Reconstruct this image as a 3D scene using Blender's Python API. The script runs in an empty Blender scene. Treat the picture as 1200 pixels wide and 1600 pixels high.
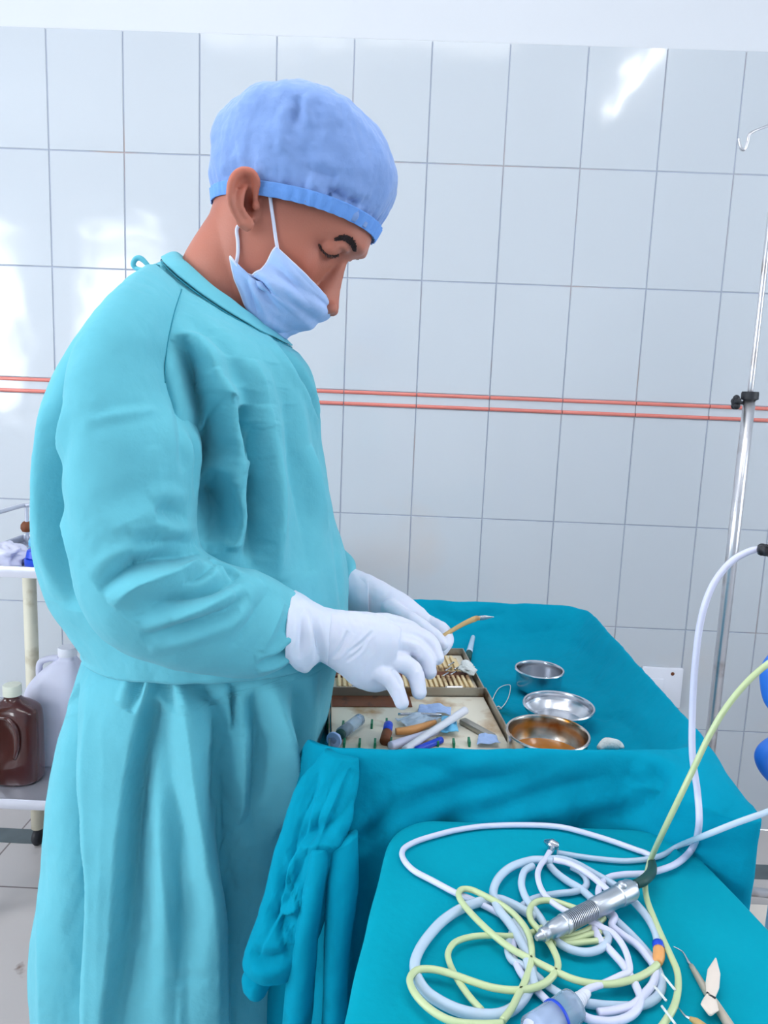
import bpy, bmesh, math, random
import numpy as np
from mathutils import Vector, Matrix, noise
from mathutils.bvhtree import BVHTree
random.seed(7)
S = bpy.context.scene
COL = S.collection

# ------------------------------------------------------------------ camera
F = 1150.0                       # focal length in pixels of the 1200x1600 frame
CAM_H = 1.226
P_, Y_, R_ = 0.1527, -0.01401, 0.0399
def cam_rows():
    cx, sx = math.cos(P_), math.sin(P_); cy, sy = math.cos(Y_), math.sin(Y_); cr, sr = math.cos(R_), math.sin(R_)
    Ry = np.array([[cy, -sy, 0], [sy, cy, 0], [0, 0, 1]])
    v2c = np.array([[1, 0, 0], [0, 0, -1], [0, 1, 0]])
    Rp = np.array([[1, 0, 0], [0, cx, -sx], [0, sx, cx]])
    Rr = np.array([[cr, -sr, 0], [sr, cr, 0], [0, 0, 1]])
    return Rr @ Rp @ v2c @ Ry
M = cam_rows()
CO = np.array([0, 0, CAM_H])
cd = bpy.data.cameras.new('camera'); cam = bpy.data.objects.new('camera', cd); COL.objects.link(cam)
cd.sensor_fit = 'VERTICAL'; cd.sensor_height = 36.0; cd.lens = 36.0 * F / 1600.0; cd.clip_start = 0.02
r, d, f = M
cam.matrix_world = Matrix(((r[0], -d[0], -f[0], 0), (r[1], -d[1], -f[1], 0), (r[2], -d[2], -f[2], CAM_H), (0, 0, 0, 1)))
S.camera = cam
S.view_settings.view_transform = 'Standard'; S.view_settings.look = 'None'
S.view_settings.gamma = 1.0; S.view_settings.use_curve_mapping = False
S.view_settings.exposure = -0.10
# ------------------------------------------------------------------ world and lights
w = bpy.data.worlds.new('world'); S.world = w; w.use_nodes = True
w.node_tree.nodes['Background'].inputs[0].default_value = (0.86, 0.93, 1.0, 1)
w.node_tree.nodes['Background'].inputs[1].default_value = 6.0
def area(name, loc, rot, sx, sy, power, col):
    l = bpy.data.lights.new(name, 'AREA'); l.shape = 'RECTANGLE'; l.size = sx; l.size_y = sy; l.energy = power; l.color = col
    o = bpy.data.objects.new(name, l); o.location = loc; o.rotation_euler = rot; COL.objects.link(o); return o
# daylight through the window behind the camera on the left; the right-hand lamp is added fill
area('window_and_fill_light', (-2.18, -1.79, 1.72), (math.radians(90), 0, 0), 0.65, 1.55, 20, (0.97, 0.985, 1.0))
area('window_and_fill_light', (-3.22, -1.79, 1.72), (math.radians(90), 0, 0), 0.55, 1.55, 16, (0.97, 0.985, 1.0))
area('window_and_fill_light', (-3.68, -0.4, 1.72), (0, math.radians(-90), 0), 1.5, 1.85, 40, (0.98, 0.99, 1.0))
area('window_and_fill_light', (2.38, 0.4, 1.72), (0, math.radians(90), 0), 1.5, 1.15, 3.0, (0.98, 0.99, 1.0))  # added fill for the face and gown front, no known window here
area('ceiling_light', (-0.25, 0.62, 2.93), (0, 0, 0), 1.5, 0.9, 17, (1.0, 0.985, 0.965))

# ------------------------------------------------------------------ pixel -> place
def ray(px, py): return M.T @ np.array([(px - 600) / F, (py - 800) / F, 1.0])
def aty(px, py, y): d = ray(px, py); return CO + d * (y / d[1])
def atz(px, py, z): d = ray(px, py); return CO + d * ((z - CAM_H) / d[2])
def proj(V):
    c = (V - CO) @ M.T
    return np.stack([600 + F * c[:, 0] / c[:, 2], 800 + F * c[:, 1] / c[:, 2]], 1)

# ------------------------------------------------------------------ materials
def hexlin(c):
    out = []
    for v in c:
        v /= 255.0
        out.append(v / 12.92 if v <= 0.04045 else ((v + 0.055) / 1.055) ** 2.4)
    return tuple(out)
def nd(nt, t, **kw):
    n = nt.nodes.new(t)
    for k, v in kw.items(): setattr(n, k, v)
    return n
def mat(name, col, rough=0.6, metal=0.0, var=0.06, vscale=20, bump=0.0, bscale=200, sheen=0.0, trans=0.0, ior=1.45, coat=0.0,
        stain=None, stscale=8, stthr=(0.55, 0.7), sss=0.0, alpha=1.0, weave=False, spec=0.5, emit=None):
    m = bpy.data.materials.new(name); m.use_nodes = True; nt = m.node_tree
    b = nt.nodes['Principled BSDF']
    b.inputs['Roughness'].default_value = rough; b.inputs['Metallic'].default_value = metal
    b.inputs['IOR'].default_value = ior; b.inputs['Specular IOR Level'].default_value = spec
    if trans: b.inputs['Transmission Weight'].default_value = trans
    if coat: b.inputs['Coat Weight'].default_value = coat; b.inputs['Coat Roughness'].default_value = 0.08
    if sheen: b.inputs['Sheen Weight'].default_value = sheen; b.inputs['Sheen Roughness'].default_value = 0.5
    if sss:
        b.inputs['Subsurface Weight'].default_value = sss; b.inputs['Subsurface Radius'].default_value = (1, 0.35, 0.2); b.inputs['Subsurface Scale'].default_value = 0.006
    if alpha < 1: b.inputs['Alpha'].default_value = alpha
    c = hexlin(col)
    tc = nd(nt, 'ShaderNodeTexCoord'); nz = nd(nt, 'ShaderNodeTexNoise'); nz.inputs['Scale'].default_value = vscale; nz.inputs['Detail'].default_value = 5
    nt.links.new(tc.outputs['Object'], nz.inputs['Vector'])
    mx = nd(nt, 'ShaderNodeMix', data_type='RGBA')
    mx.inputs[6].default_value = tuple(x * (1 - var) for x in c) + (1,); mx.inputs[7].default_value = tuple(min(1, x * (1 + var)) for x in c) + (1,)
    nt.links.new(nz.outputs[0], mx.inputs[0]); out = mx.outputs[2]
    if stain:
        n2 = nd(nt, 'ShaderNodeTexNoise'); n2.inputs['Scale'].default_value = stscale; n2.inputs['Detail'].default_value = 6
        nt.links.new(tc.outputs['Object'], n2.inputs['Vector'])
        rp = nd(nt, 'ShaderNodeMapRange'); rp.inputs[1].default_value = stthr[0]; rp.inputs[2].default_value = stthr[1]
        nt.links.new(n2.outputs[0], rp.inputs[0])
        m2 = nd(nt, 'ShaderNodeMix', data_type='RGBA'); nt.links.new(rp.outputs[0], m2.inputs[0])
        nt.links.new(out, m2.inputs[6]); m2.inputs[7].default_value = hexlin(stain) + (1,); out = m2.outputs[2]
    nt.links.new(out, b.inputs['Base Color'])
    if bump or weave:
        bp = nd(nt, 'ShaderNodeBump'); bp.inputs['Strength'].default_value = bump or 0.2; bp.inputs['Distance'].default_value = 0.002
        n3 = nd(nt, 'ShaderNodeTexNoise'); n3.inputs['Scale'].default_value = bscale; n3.inputs['Detail'].default_value = 6
        nt.links.new(tc.outputs['Object'], n3.inputs['Vector']); nt.links.new(n3.outputs[0], bp.inputs['Height'])
        nt.links.new(bp.outputs[0], b.inputs['Normal'])
    if emit:
        b.inputs['Emission Color'].default_value = hexlin(emit[0]) + (1,); b.inputs['Emission Strength'].default_value = emit[1]
    return m
MT = dict(
    gown=mat('gown_cotton', (102, 186, 202), 0.9, var=0.05, vscale=30, bump=0.45, bscale=90, sheen=0.1, spec=0.2),
    gown_d=mat('gown_stitching', (40, 140, 160), 0.9),
    drape=mat('drape_cotton', (0, 144, 174), 0.95, var=0.10, vscale=14, bump=0.5, bscale=80, spec=0.12, stain=(0, 96, 104), stscale=9, stthr=(0.66, 0.78)),
    drape2=mat('tray_cotton', (0, 154, 176), 0.95, var=0.07, vscale=10, bump=0.3, bscale=120, spec=0.12),
    cap=mat('cap_fabric', (126, 158, 214), 0.9, var=0.14, vscale=30, bump=0.6, bscale=110, sheen=0.3),
    capband=mat('cap_band_fabric', (112, 162, 234), 0.9, var=0.06, vscale=40, bump=0.4, bscale=300),
    mask=mat('mask_fabric', (168, 194, 238), 0.85, var=0.04, vscale=60, bump=0.2, bscale=900),
    maskw=mat('mask_edge_binding', (216, 222, 242), 0.8),
    glove=mat('latex', (220, 224, 240), 0.42, var=0.03, vscale=30, bump=0.12, bscale=120, sss=0.1),
    hair=mat('hair', (58, 46, 46), 0.85, bump=0.8, bscale=500),
    steel=mat('steel', (205, 208, 214), 0.24, metal=1.0, var=0.06),
    steel_in=mat('steel_iodine', (200, 196, 190), 0.22, metal=1.0, var=0.05, stain=(150, 100, 30), stscale=20, stthr=(0.5, 0.62)),
    steel_case=mat('case_steel', (172, 168, 158), 0.38, metal=0.85, stain=(120, 88, 56), stscale=18, stthr=(0.55, 0.68)),
    chrome=mat('chrome', (214, 214, 218), 0.3, metal=0.9, var=0.03, stain=(110, 84, 66), stscale=11, stthr=(0.52, 0.72)),
    satin=mat('satin_steel', (188, 194, 202), 0.36, metal=0.95, var=0.03),
    iodine=mat('iodine', (206, 128, 24), 0.05, trans=0.3, ior=1.34, coat=0.4),
    black=mat('black_plastic', (32, 34, 40), 0.5),
    grip=mat('green_black_rubber', (24, 70, 66), 0.55),
    white_pl=mat('white_plastic', (225, 228, 238), 0.4, var=0.02),
    lilac=mat('lilac_hose', (212, 214, 238), 0.38, var=0.03, coat=0.2),
    yellow=mat('yellow_hose', (206, 222, 170), 0.35, var=0.03, coat=0.2, trans=0.15),
    clear=mat('clear_hose', (214, 232, 250), 0.22, var=0.02, trans=0.3, ior=1.2, coat=0.3),
    clearpl=mat('clear_plastic', (205, 225, 245), 0.12, var=0.02, trans=0.7, ior=1.2),
    blue=mat('blue_plastic', (24, 70, 200), 0.35),
    ltblue=mat('light_blue_plastic', (110, 195, 235), 0.4),
    brblue=mat('bright_blue_rubber', (60, 130, 235), 0.4),
    orange=mat('orange_plastic', (226, 160, 96), 0.4),
    amber=mat('amber_handle', (205, 170, 110), 0.35, stain=(170, 120, 70), stscale=60, trans=0.1),
    cream=mat('cream_paint', (220, 216, 196), 0.5, stain=(180, 170, 140), stscale=14),
    brown=mat('brown_bottle', (74, 36, 34), 0.16, coat=0.6, var=0.15),
    jug=mat('white_jug', (222, 224, 244), 0.45, trans=0.12),
    cap_cream=mat('cream_cap', (226, 230, 214), 0.5),
    tray_cream=mat('case_liner', (232, 226, 208), 0.6, stain=(176, 138, 90), stscale=16, stthr=(0.52, 0.68)),
    rib=mat('silicone_rack', (228, 206, 160), 0.6, stain=(126, 70, 30), stscale=24, stthr=(0.5, 0.62)),
    rust=mat('rusty_brown', (112, 60, 30), 0.6, stain=(60, 34, 22), stscale=60),
    peg=mat('green_peg', (10, 120, 84), 0.5),
    gauze=mat('gauze', (222, 226, 224), 0.95, bump=0.7, bscale=400),
    paint=mat('wall_paint', (208, 212, 218), 0.85, var=0.02, vscale=3, bump=0.05, bscale=80),
    grout=mat('grout', (158, 166, 184), 0.9, stain=(170, 150, 140), stscale=4),
    trolley=mat('trolley_steel', (206, 210, 222), 0.3, metal=0.7),
    frame=mat('window_frame', (225, 225, 228), 0.5),
    tube=mat('tube_glow', (255, 255, 255), 0.5, emit=((255, 255, 255), 40.0)),
    pinkrib=mat('border_rib_glaze', (218, 124, 112), 0.2, coat=0.6, var=0.12, vscale=9),
    beige=mat('beige_box', (226, 212, 200), 0.6),
    stained=mat('stand_wood_handle', (196, 184, 168), 0.4, metal=0.3),
)
def tile_mat():
    m = mat('glazed_tile', (191, 198, 205), 0.10, var=0.015, vscale=2.5, coat=0.3, stain=(200, 188, 180), stscale=1.7, stthr=(0.60, 0.85))
    nt = m.node_tree; b = nt.nodes['Principled BSDF']
    tc = nd(nt, 'ShaderNodeTexCoord'); n = nd(nt, 'ShaderNodeTexNoise'); n.inputs['Scale'].default_value = 9; n.inputs['Detail'].default_value = 1
    bp = nd(nt, 'ShaderNodeBump'); bp.inputs['Strength'].default_value = 0.25; bp.inputs['Distance'].default_value = 0.006
    nt.links.new(tc.outputs['Object'], n.inputs['Vector']); nt.links.new(n.outputs[0], bp.inputs['Height']); nt.links.new(bp.outputs[0], b.inputs['Normal'])
    nt.links.new(bp.outputs[0], b.inputs['Coat Normal'])
    return m
MT['tile'] = tile_mat()
def floor_mat():
    m = mat('floor_marble_tile', (196, 190, 188), 0.28, var=0.05, vscale=4, stain=(120, 96, 84), stscale=9, stthr=(0.66, 0.72))
    nt = m.node_tree; b = nt.nodes['Principled BSDF']; src = b.inputs['Base Color'].links[0].from_socket
    tc = nd(nt, 'ShaderNodeTexCoord'); br = nd(nt, 'ShaderNodeTexBrick'); br.offset = 0.0
    br.inputs['Scale'].default_value = 1.0; br.inputs['Brick Width'].default_value = 0.45; br.inputs['Row Height'].default_value = 0.45
    br.inputs['Mortar Size'].default_value = 0.0025; br.inputs['Color1'].default_value = (1, 1, 1, 1); br.inputs['Color2'].default_value = (0.94, 0.94, 0.94, 1); br.inputs['Mortar'].default_value = (0.35, 0.3, 0.3, 1)
    mp = nd(nt, 'ShaderNodeMapping'); mp.inputs['Location'].default_value = (0.1, -1.636, 0)
    nt.links.new(tc.outputs['Object'], mp.inputs[0]); nt.links.new(mp.outputs[0], br.inputs['Vector'])
    mx = nd(nt, 'ShaderNodeMix', data_type='RGBA', blend_type='MULTIPLY'); mx.inputs[0].default_value = 1
    nt.links.new(src, mx.inputs[6]); nt.links.new(br.outputs[0], mx.inputs[7]); nt.links.new(mx.outputs[2], b.inputs['Base Color'])
    return m
MT['floor'] = floor_mat()
MT['darkstrip'] = mat('dark_green_marble', (84, 96, 100), 0.25, var=0.3, vscale=20)
def skin_mat():
    m = mat('skin', (186, 116, 96), 0.5, var=0.07, vscale=40, bump=0.12, bscale=500, sss=0.12)
    nt = m.node_tree; b = nt.nodes['Principled BSDF']; src = b.inputs['Base Color'].links[0].from_socket
    at = nd(nt, 'ShaderNodeAttribute', attribute_name='tone')
    mx = nd(nt, 'ShaderNodeMix', data_type='RGBA', blend_type='MULTIPLY'); mx.inputs[0].default_value = 1
    nt.links.new(src, mx.inputs[6]); nt.links.new(at.outputs[0], mx.inputs[7]); nt.links.new(mx.outputs[2], b.inputs['Base Color'])
    return m
MT['skin'] = skin_mat()

# ------------------------------------------------------------------ object helpers
def link(name, V, Fc, m, parent=None, smooth=True, auto=None):
    me = bpy.data.meshes.new(name); me.from_pydata([tuple(map(float, v)) for v in V], [], [tuple(f) for f in Fc]); me.validate(); me.update()
    if smooth: me.polygons.foreach_set('use_smooth', [True] * len(me.polygons))
    me.materials.append(m)
    bm = bmesh.new(); bm.from_mesh(me); bmesh.ops.recalc_face_normals(bm, faces=bm.faces); bm.to_mesh(me); bm.free()
    if auto is not None:
        me.set_sharp_from_angle(angle=math.radians(auto))
    o = bpy.data.objects.new(name, me); COL.objects.link(o)
    if parent is not None: attach(o, parent)
    return o
def attach(o, parent):
    o.parent = parent
    top = parent; mw = Matrix.Translation(WORLD.get(parent.name, Vector((0, 0, 0))))
    o.matrix_parent_inverse = mw.inverted()
WORLD = {}
def thing(name, label, cat, loc=(0, 0, 0), group=None):
    o = bpy.data.objects.new(name, None); o.empty_display_size = 0.05; COL.objects.link(o); o.location = tuple(map(float, loc))
    WORLD[o.name] = Vector(tuple(map(float, loc)))
    o['label'] = label; o['category'] = cat
    if group: o['group'] = group
    return o
def tag(o, label, cat, group=None):
    o['label'] = label; o['category'] = cat
    if group: o['group'] = group
    return o
def struct(o): o['kind'] = 'structure'; return o
class MB:
    def __init__(s): s.V = []; s.F = []
    def add(s, V, Fc):
        n = len(s.V); s.V += [tuple(map(float, v)) for v in V]; s.F += [tuple(i + n for i in f) for f in Fc]; return s
    def box(s, x0, x1, y0, y1, z0, z1, mtx=None):
        V = [(x, y, z) for z in (z0, z1) for y in (y0, y1) for x in (x0, x1)]
        if mtx is not None: V = [tuple(mtx @ Vector(v)) for v in V]
        return s.add(V, [(0, 2, 3, 1), (4, 5, 7, 6), (0, 1, 5, 4), (1, 3, 7, 5), (3, 2, 6, 7), (2, 0, 4, 6)])
    def build(s, name, m, parent=None, smooth=False, bevel=0.0, seg=2, auto=None):
        o = link(name, s.V, s.F, m, parent, smooth or bevel > 0)
        if bevel:
            bm = bmesh.new(); bm.from_mesh(o.data)
            bmesh.ops.bevel(bm, geom=[e for e in bm.edges if e.calc_face_angle(0) > 0.6], offset=bevel, segments=seg, profile=0.5, affect='EDGES')
            bm.to_mesh(o.data); bm.free(); o.data.polygons.foreach_set('use_smooth', [True] * len(o.data.polygons))
            o.data.set_sharp_from_angle(angle=math.radians(35))
        elif auto: o.data.set_sharp_from_angle(angle=math.radians(auto))
        return o
def catmull(P, n):
    P = np.array(P, float); k = len(P)
    if k == 2: return P[0] + np.linspace(0, 1, n)[:, None] * (P[1] - P[0])
    E = np.vstack([2 * P[0] - P[1], P, 2 * P[-1] - P[-2]])
    out = []
    for t in np.linspace(0, k - 1 - 1e-9, n):
        i = int(t); u = t - i; a, b, c, d_ = E[i], E[i + 1], E[i + 2], E[i + 3]
        out.append(0.5 * ((2 * b) + (-a + c) * u + (2 * a - 5 * b + 4 * c - d_) * u * u + (-a + 3 * b - 3 * c + d_) * u ** 3))
    return np.array(out)
def tube_geo(P, rad, n=10, m=None, cap=True, resample=True):
    P = np.array(P, float)
    if resample:
        m = m or max(8, len(P) * 6); Q = catmull(P, m)
    else: Q = P; m = len(P)
    rad = np.interp(np.linspace(0, 1, m), np.linspace(0, 1, len(rad)), rad) if hasattr(rad, '__len__') else np.full(m, rad)
    T = np.gradient(Q, axis=0); T /= np.linalg.norm(T, axis=1)[:, None] + 1e-12
    u = np.cross(T[0], [0, 0, 1.0]);
    if np.linalg.norm(u) < 1e-3: u = np.cross(T[0], [0, 1.0, 0])
    u /= np.linalg.norm(u); V = []
    for i in range(m):
        u = u - T[i] * (u @ T[i]); u /= np.linalg.norm(u) + 1e-12; v = np.cross(T[i], u)
        for k in range(n):
            a = 2 * math.pi * k / n; V.append(Q[i] + rad[i] * (u * math.cos(a) + v * math.sin(a)))
    Fc = [(i * n + k, i * n + (k + 1) % n, (i + 1) * n + (k + 1) % n, (i + 1) * n + k) for i in range(m - 1) for k in range(n)]
    if cap:
        V += [Q[0], Q[-1]]; a = m * n
        Fc += [(a, (k + 1) % n, k) for k in range(n)] + [(a + 1, (m - 1) * n + k, (m - 1) * n + (k + 1) % n) for k in range(n)]
    return V, Fc
def tube(name, P, rad, m, parent=None, n=10, res=None, cap=True):
    V, Fc = tube_geo(P, rad, n, res, cap); return link(name, V, Fc, m, parent)
def lathe_geo(prof, n=40, origin=(0, 0, 0), axis=(0, 0, 1)):
    V = []; o = Vector(origin); q = Vector((0, 0, 1)).rotation_difference(Vector(axis).normalized())
    for rr, zz in prof:
        for k in range(n):
            a = 2 * math.pi * k / n; V.append(tuple(o + q @ Vector((rr * math.cos(a), rr * math.sin(a), zz))))
    Fc = [(i * n + k, i * n + (k + 1) % n, (i + 1) * n + (k + 1) % n, (i + 1) * n + k) for i in range(len(prof) - 1) for k in range(n)]
    return V, Fc
def lathe(name, prof, m, parent=None, n=40, origin=(0, 0, 0), axis=(0, 0, 1), auto=40):
    V, Fc = lathe_geo(prof, n, origin, axis); o = link(name, V, Fc, m, parent)
    if auto: o.data.set_sharp_from_angle(angle=math.radians(auto))
    return o
def grid_faces(m, n, closed=True):
    return [(i * n + k, i * n + (k + 1) % n, (i + 1) * n + (k + 1) % n, (i + 1) * n + k) for i in range(m - 1) for k in range(n if closed else n - 1)]
def rings_loft(R, m, n, expo=2.0, caps=(False, False), droop=0.0):
    """R: list of (pxA, pyA, pxB, pyB, Y, half_depth[, lift]); each ring passes through the two outline points at depth Y."""
    D = []
    th0 = np.linspace(0, 2 * math.pi, 72, endpoint=False); c0, s0 = np.cos(th0), np.sin(th0)
    c0 = np.sign(c0) * np.abs(c0) ** (2 / expo); s0 = np.sign(s0) * np.abs(s0) ** (2 / expo); R2 = []
    for q in R:
        q = list(q); A = np.array(q[0:2], float); B = np.array(q[2:4], float); e = (B - A) / (np.linalg.norm(B - A) + 1e-9); a_, b_ = A.copy(), B.copy()
        for it in range(5):
            wa = aty(a_[0], a_[1], q[4]); wb2 = aty(b_[0], b_[1], q[4]); pt = (wa + wb2) / 2 + c0[:, None] * (wb2 - wa) / 2 + s0[:, None] * np.array([0, -1.0, 0]) * q[5]
            pt[:, 2] += (q[6] if len(q) > 6 else 0.0) * s0 ** 2
            t = (proj(pt) - A) @ e; L = np.linalg.norm(B - A); ea, eb = -t.min(), t.max() - L
            if np.linalg.norm(b_ - a_) - ea - eb < 0.3 * L: break
            a_ = a_ + e * ea; b_ = b_ - e * eb
        R2.append([a_[0], a_[1], b_[0], b_[1]] + q[4:])
    for q in (R2 if R2 else R):
        a = aty(q[0], q[1], q[4]); b = aty(q[2], q[3], q[4]); D.append(np.concatenate([(a + b) / 2, (b - a) / 2, [q[5], q[6] if len(q) > 6 else 0.0]]))
    Q = catmull(D, m); V = []
    th = np.linspace(0, 2 * math.pi, n, endpoint=False); c = np.cos(th); s = np.sin(th)
    sc = np.sign(c) * np.abs(c) ** (2 / expo); ss = np.sign(s) * np.abs(s) ** (2 / expo)
    for g in Q:
        pt = g[:3] + sc[:, None] * g[3:6] + ss[:, None] * np.array([0, -1.0, 0]) * g[6]
        pt[:, 2] += g[7] * np.abs(s) ** 2
        V.append(pt)
    V = np.vstack(V); Fc = grid_faces(m, n)
    V = V.tolist()
    if caps[0]: V.append(Q[0][:3]); Fc += [(len(V) - 1, (k + 1) % n, k) for k in range(n)]
    if caps[1]: V.append(Q[-1][:3]); Fc += [(len(V) - 1, (m - 1) * n + k, (m - 1) * n + (k + 1) % n) for k in range(n)]
    return V, Fc
def get_np(me):
    V = np.empty(len(me.vertices) * 3); me.vertices.foreach_get('co', V); return V.reshape(-1, 3)
def get_nrm(me):
    N = np.empty(len(me.vertices) * 3); me.vertex_normals.foreach_get('vector', N); return N.reshape(-1, 3)
def set_np(me, V): me.vertices.foreach_set('co', V.ravel()); me.update()
def orient_out(me):
    pass
def fold(o, strokes, flank=0.45):
    """press creases (amp<0) and raise ridges (amp>0) along polylines that lie on the cloth facing the room."""
    me = o.data; V = get_np(me); N = get_nrm(me)
    bvh = BVHTree.FromPolygons([tuple(v) for v in V], [tuple(p.vertices) for p in me.polygons])
    disp = np.zeros(len(V)); 
    for st in strokes:
        pts, amp, wd = st[0], st[1], st[2]; fl = st[3] if len(st) > 3 else flank
        Q = catmull(pts, max(12, int(sum(math.dist(pts[i], pts[i + 1]) for i in range(len(pts) - 1)) / 3)))
        H = []
        for p in Q:
            d_ = ray(*p); h = bvh.ray_cast(Vector(CO), Vector(d_).normalized())
            if h[0] is not None: H.append(h[0][:])
        if len(H) < 3: continue
        H = np.array(H); lo = H.min(0) - 3.2 * wd; hi = H.max(0) + 3.2 * wd
        idx = np.where(np.all((V > lo) & (V < hi), axis=1))[0]
        if not len(idx): continue
        best = np.full(len(idx), 1e9); bs = np.zeros(len(idx)); k = len(H)
        side = st[4] if len(st) > 4 else None
        for i in range(k):
            dd = np.linalg.norm(V[idx] - H[i], axis=1); u = dd < best; best[u] = dd[u]; bs[u] = i / (k - 1)
        tp = np.clip(np.sin(np.pi * np.clip(bs, 0.0, 1.0)), 0, 1) ** 0.6
        if side:
            T = np.gradient(H, axis=0); T /= np.linalg.norm(T, axis=1)[:, None] + 1e-9; bi = np.round(bs * (k - 1)).astype(int)
            vd = H[bi] - CO; vd /= np.linalg.norm(vd, axis=1)[:, None]
            sg = np.einsum('ij,ij->i', V[idx] - H[bi], np.cross(vd, T[bi]))       # >0 : left of a stroke drawn downwards
            on = (sg < 0) if side == 'R' else (sg > 0)
        tp = np.where((bs <= 0) | (bs >= 1), 0.0, tp)
        prof = 0.62 * np.exp(-(best / wd) ** 2) + 0.48 * np.exp(-best / (0.42 * wd)) - fl * np.exp(-((best - 1.9 * wd) / wd) ** 2)
        if side: prof = np.where(on, np.exp(-(best / wd) ** 1.5), np.exp(-(best / (0.14 * wd)) ** 2))
        disp[idx] += amp * tp * prof
    set_np(me, V + N * disp[:, None])
def crumple(o, amp, scale, octs=3, seed=0.0):
    me = o.data; V = get_np(me); N = get_nrm(me)
    dsp = np.array([noise.fractal(Vector((v[0] * scale + seed, v[1] * scale, v[2] * scale * 0.6)), 1.0, 2.0, octs) for v in V])
    set_np(me, V + N * (amp * dsp)[:, None])
def flip_if_inward(o):
    me = o.data; V = get_np(me); N = get_nrm(me); c = V.mean(0)
    if ((V - c) * N).sum() < 0: me.flip_normals(); me.update()
def solidify(o, t, off=-1):
    md = o.modifiers.new('thick', 'SOLIDIFY'); md.thickness = t; md.offset = off; return o
def fuse(name, parts, m, parent, voxel, smooth_it=6, fac=0.5):
    """union of overlapping closed shapes into one continuous skin"""
    mb = MB()
    for V, Fc in parts: mb.add(V, Fc)
    tmp = link('tmp_fuse', mb.V, mb.F, m)
    md = tmp.modifiers.new('r', 'REMESH'); md.mode = 'VOXEL'; md.voxel_size = voxel
    ms = tmp.modifiers.new('s', 'SMOOTH'); ms.factor = fac; ms.iterations = smooth_it
    dg = bpy.context.evaluated_depsgraph_get(); ev = tmp.evaluated_get(dg)
    me = bpy.data.meshes.new_from_object(ev); me.name = name
    bpy.data.objects.remove(tmp, do_unlink=True)
    me.polygons.foreach_set('use_smooth', [True] * len(me.polygons))
    if not me.materials: me.materials.append(m)
    o = bpy.data.objects.new(name, me); COL.objects.link(o)
    if parent is not None: attach(o, parent)
    return o
def ellipsoid_geo(c, rx, ry, rz, mtx=None, n=24, m=14):
    V = []
    for i in range(m + 1):
        p = math.pi * i / m
        for k in range(n):
            a = 2 * math.pi * k / n
            v = Vector((rx * math.sin(p) * math.cos(a), ry * math.sin(p) * math.sin(a), rz * math.cos(p)))
            if mtx is not None: v = mtx @ v
            V.append(tuple(Vector(c) + v))
    return V, grid_faces(m + 1, n)

# ================================================================== THE ROOM
WALL_Y = 2.049; XL, XR, YB, ZC = -3.6, 2.3, -1.7, 3.0
TW = 0.2; X0 = -4.7593 * TW
rowz = [2.1382, 1.8404, 1.5426, 1.2448, 1.2038, 0.9030, 0.6049, 0.3060, 0.0]
g = 0.0012
def tile_faces():
    mb = MB(); k0 = int((XL - X0) / TW) - 1; k1 = int((XR - X0) / TW) + 1
    rnd = random.Random(3)
    for j in range(len(rowz) - 1):
        if j == 3: continue
        for k in range(k0, k1 + 1):
            xa = max(XL, X0 + k * TW) + g; xb = min(XR, X0 + (k + 1) * TW) - g
            if xb - xa < 0.01: continue
            za, zb = rowz[j + 1] + g, rowz[j] - g; b = 0.0012; y0 = WALL_Y
            t = [rnd.uniform(-0.0003, 0.0003) for _ in range(3)]
            V = []
            for (x, z, e) in ((xa, za, 0), (xb, za, 0), (xb, zb, 0), (xa, zb, 0)): V.append((x, y0 + 0.0015, z))
            for (x, z, sx, sz) in ((xa + b, za + b, -1, -1), (xb - b, za + b, 1, -1), (xb - b, zb - b, 1, 1), (xa + b, zb - b, -1, 1)):
                V.append((x, y0 - 0.0005 + t[0] + t[1] * sx + t[2] * sz, z))
            mb.add(V, [(4, 5, 6, 7)] + [(i, (i + 1) % 4, 4 + (i + 1) % 4, 4 + i) for i in range(4)])
    return mb
wb = struct(MB().box(XL - 0.1, XR + 0.1, WALL_Y + 0.0015, WALL_Y + 0.15, 0, 2.134).box(XL - 0.1, XR + 0.1, WALL_Y + 0.003, WALL_Y + 0.15, 2.134, ZC).build('wall_back', MT['paint']))
wb.data.materials.append(MT['grout'])
for p in wb.data.polygons:
    if p.center.z < 1.2: p.material_index = 1
tc_ = tile_faces().build('tile_cladding', MT['tile'], wb)
# border course: narrow tiles carrying two raised salmon ribs
mb = MB(); mr = MB()
k0 = int((XL - X0) / TW) - 1; k1 = int((XR - X0) / TW) + 1
for k in range(k0, k1 + 1):
    xa = max(XL, X0 + k * TW) + g; xb = min(XR, X0 + (k + 1) * TW) - g
    if xb - xa < 0.01: continue
    mb.box(xa, xb, WALL_Y - 0.0003, WALL_Y + 0.0015, 1.2038 + g, 1.2448 - g)
    for zc in (1.2400, 1.2088):
        V, Fc = tube_geo([(xa, WALL_Y - 0.001, zc), (xb, WALL_Y - 0.001, zc)], 0.0052, 10, 3); mr.add(V, Fc)
mb.build('border_tile', MT['tile'], wb)
mr.build('border_rib', MT['pinkrib'], wb, smooth=True, auto=40)
struct(MB().box(XL, XR, YB, WALL_Y, -0.1, 0).build('floor', MT['floor']))
struct(MB().box(XL, XR, 1.811, 1.875, 0, 0.0012).build('trim_1', MT['darkstrip']))
struct(MB().box(XL, XR, YB, WALL_Y, ZC, ZC + 0.1).build('ceiling', MT['paint']))
struct(MB().box(XL - 0.1, XL, YB, -1.4, 0, ZC).box(XL - 0.1, XL, 0.6, WALL_Y, 0, ZC).box(XL - 0.1, XL, -1.4, 0.6, 0, 0.95).box(XL - 0.1, XL, -1.4, 0.6, 2.5, ZC).build('wall_left', MT['paint']))
w2 = MB()
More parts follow.
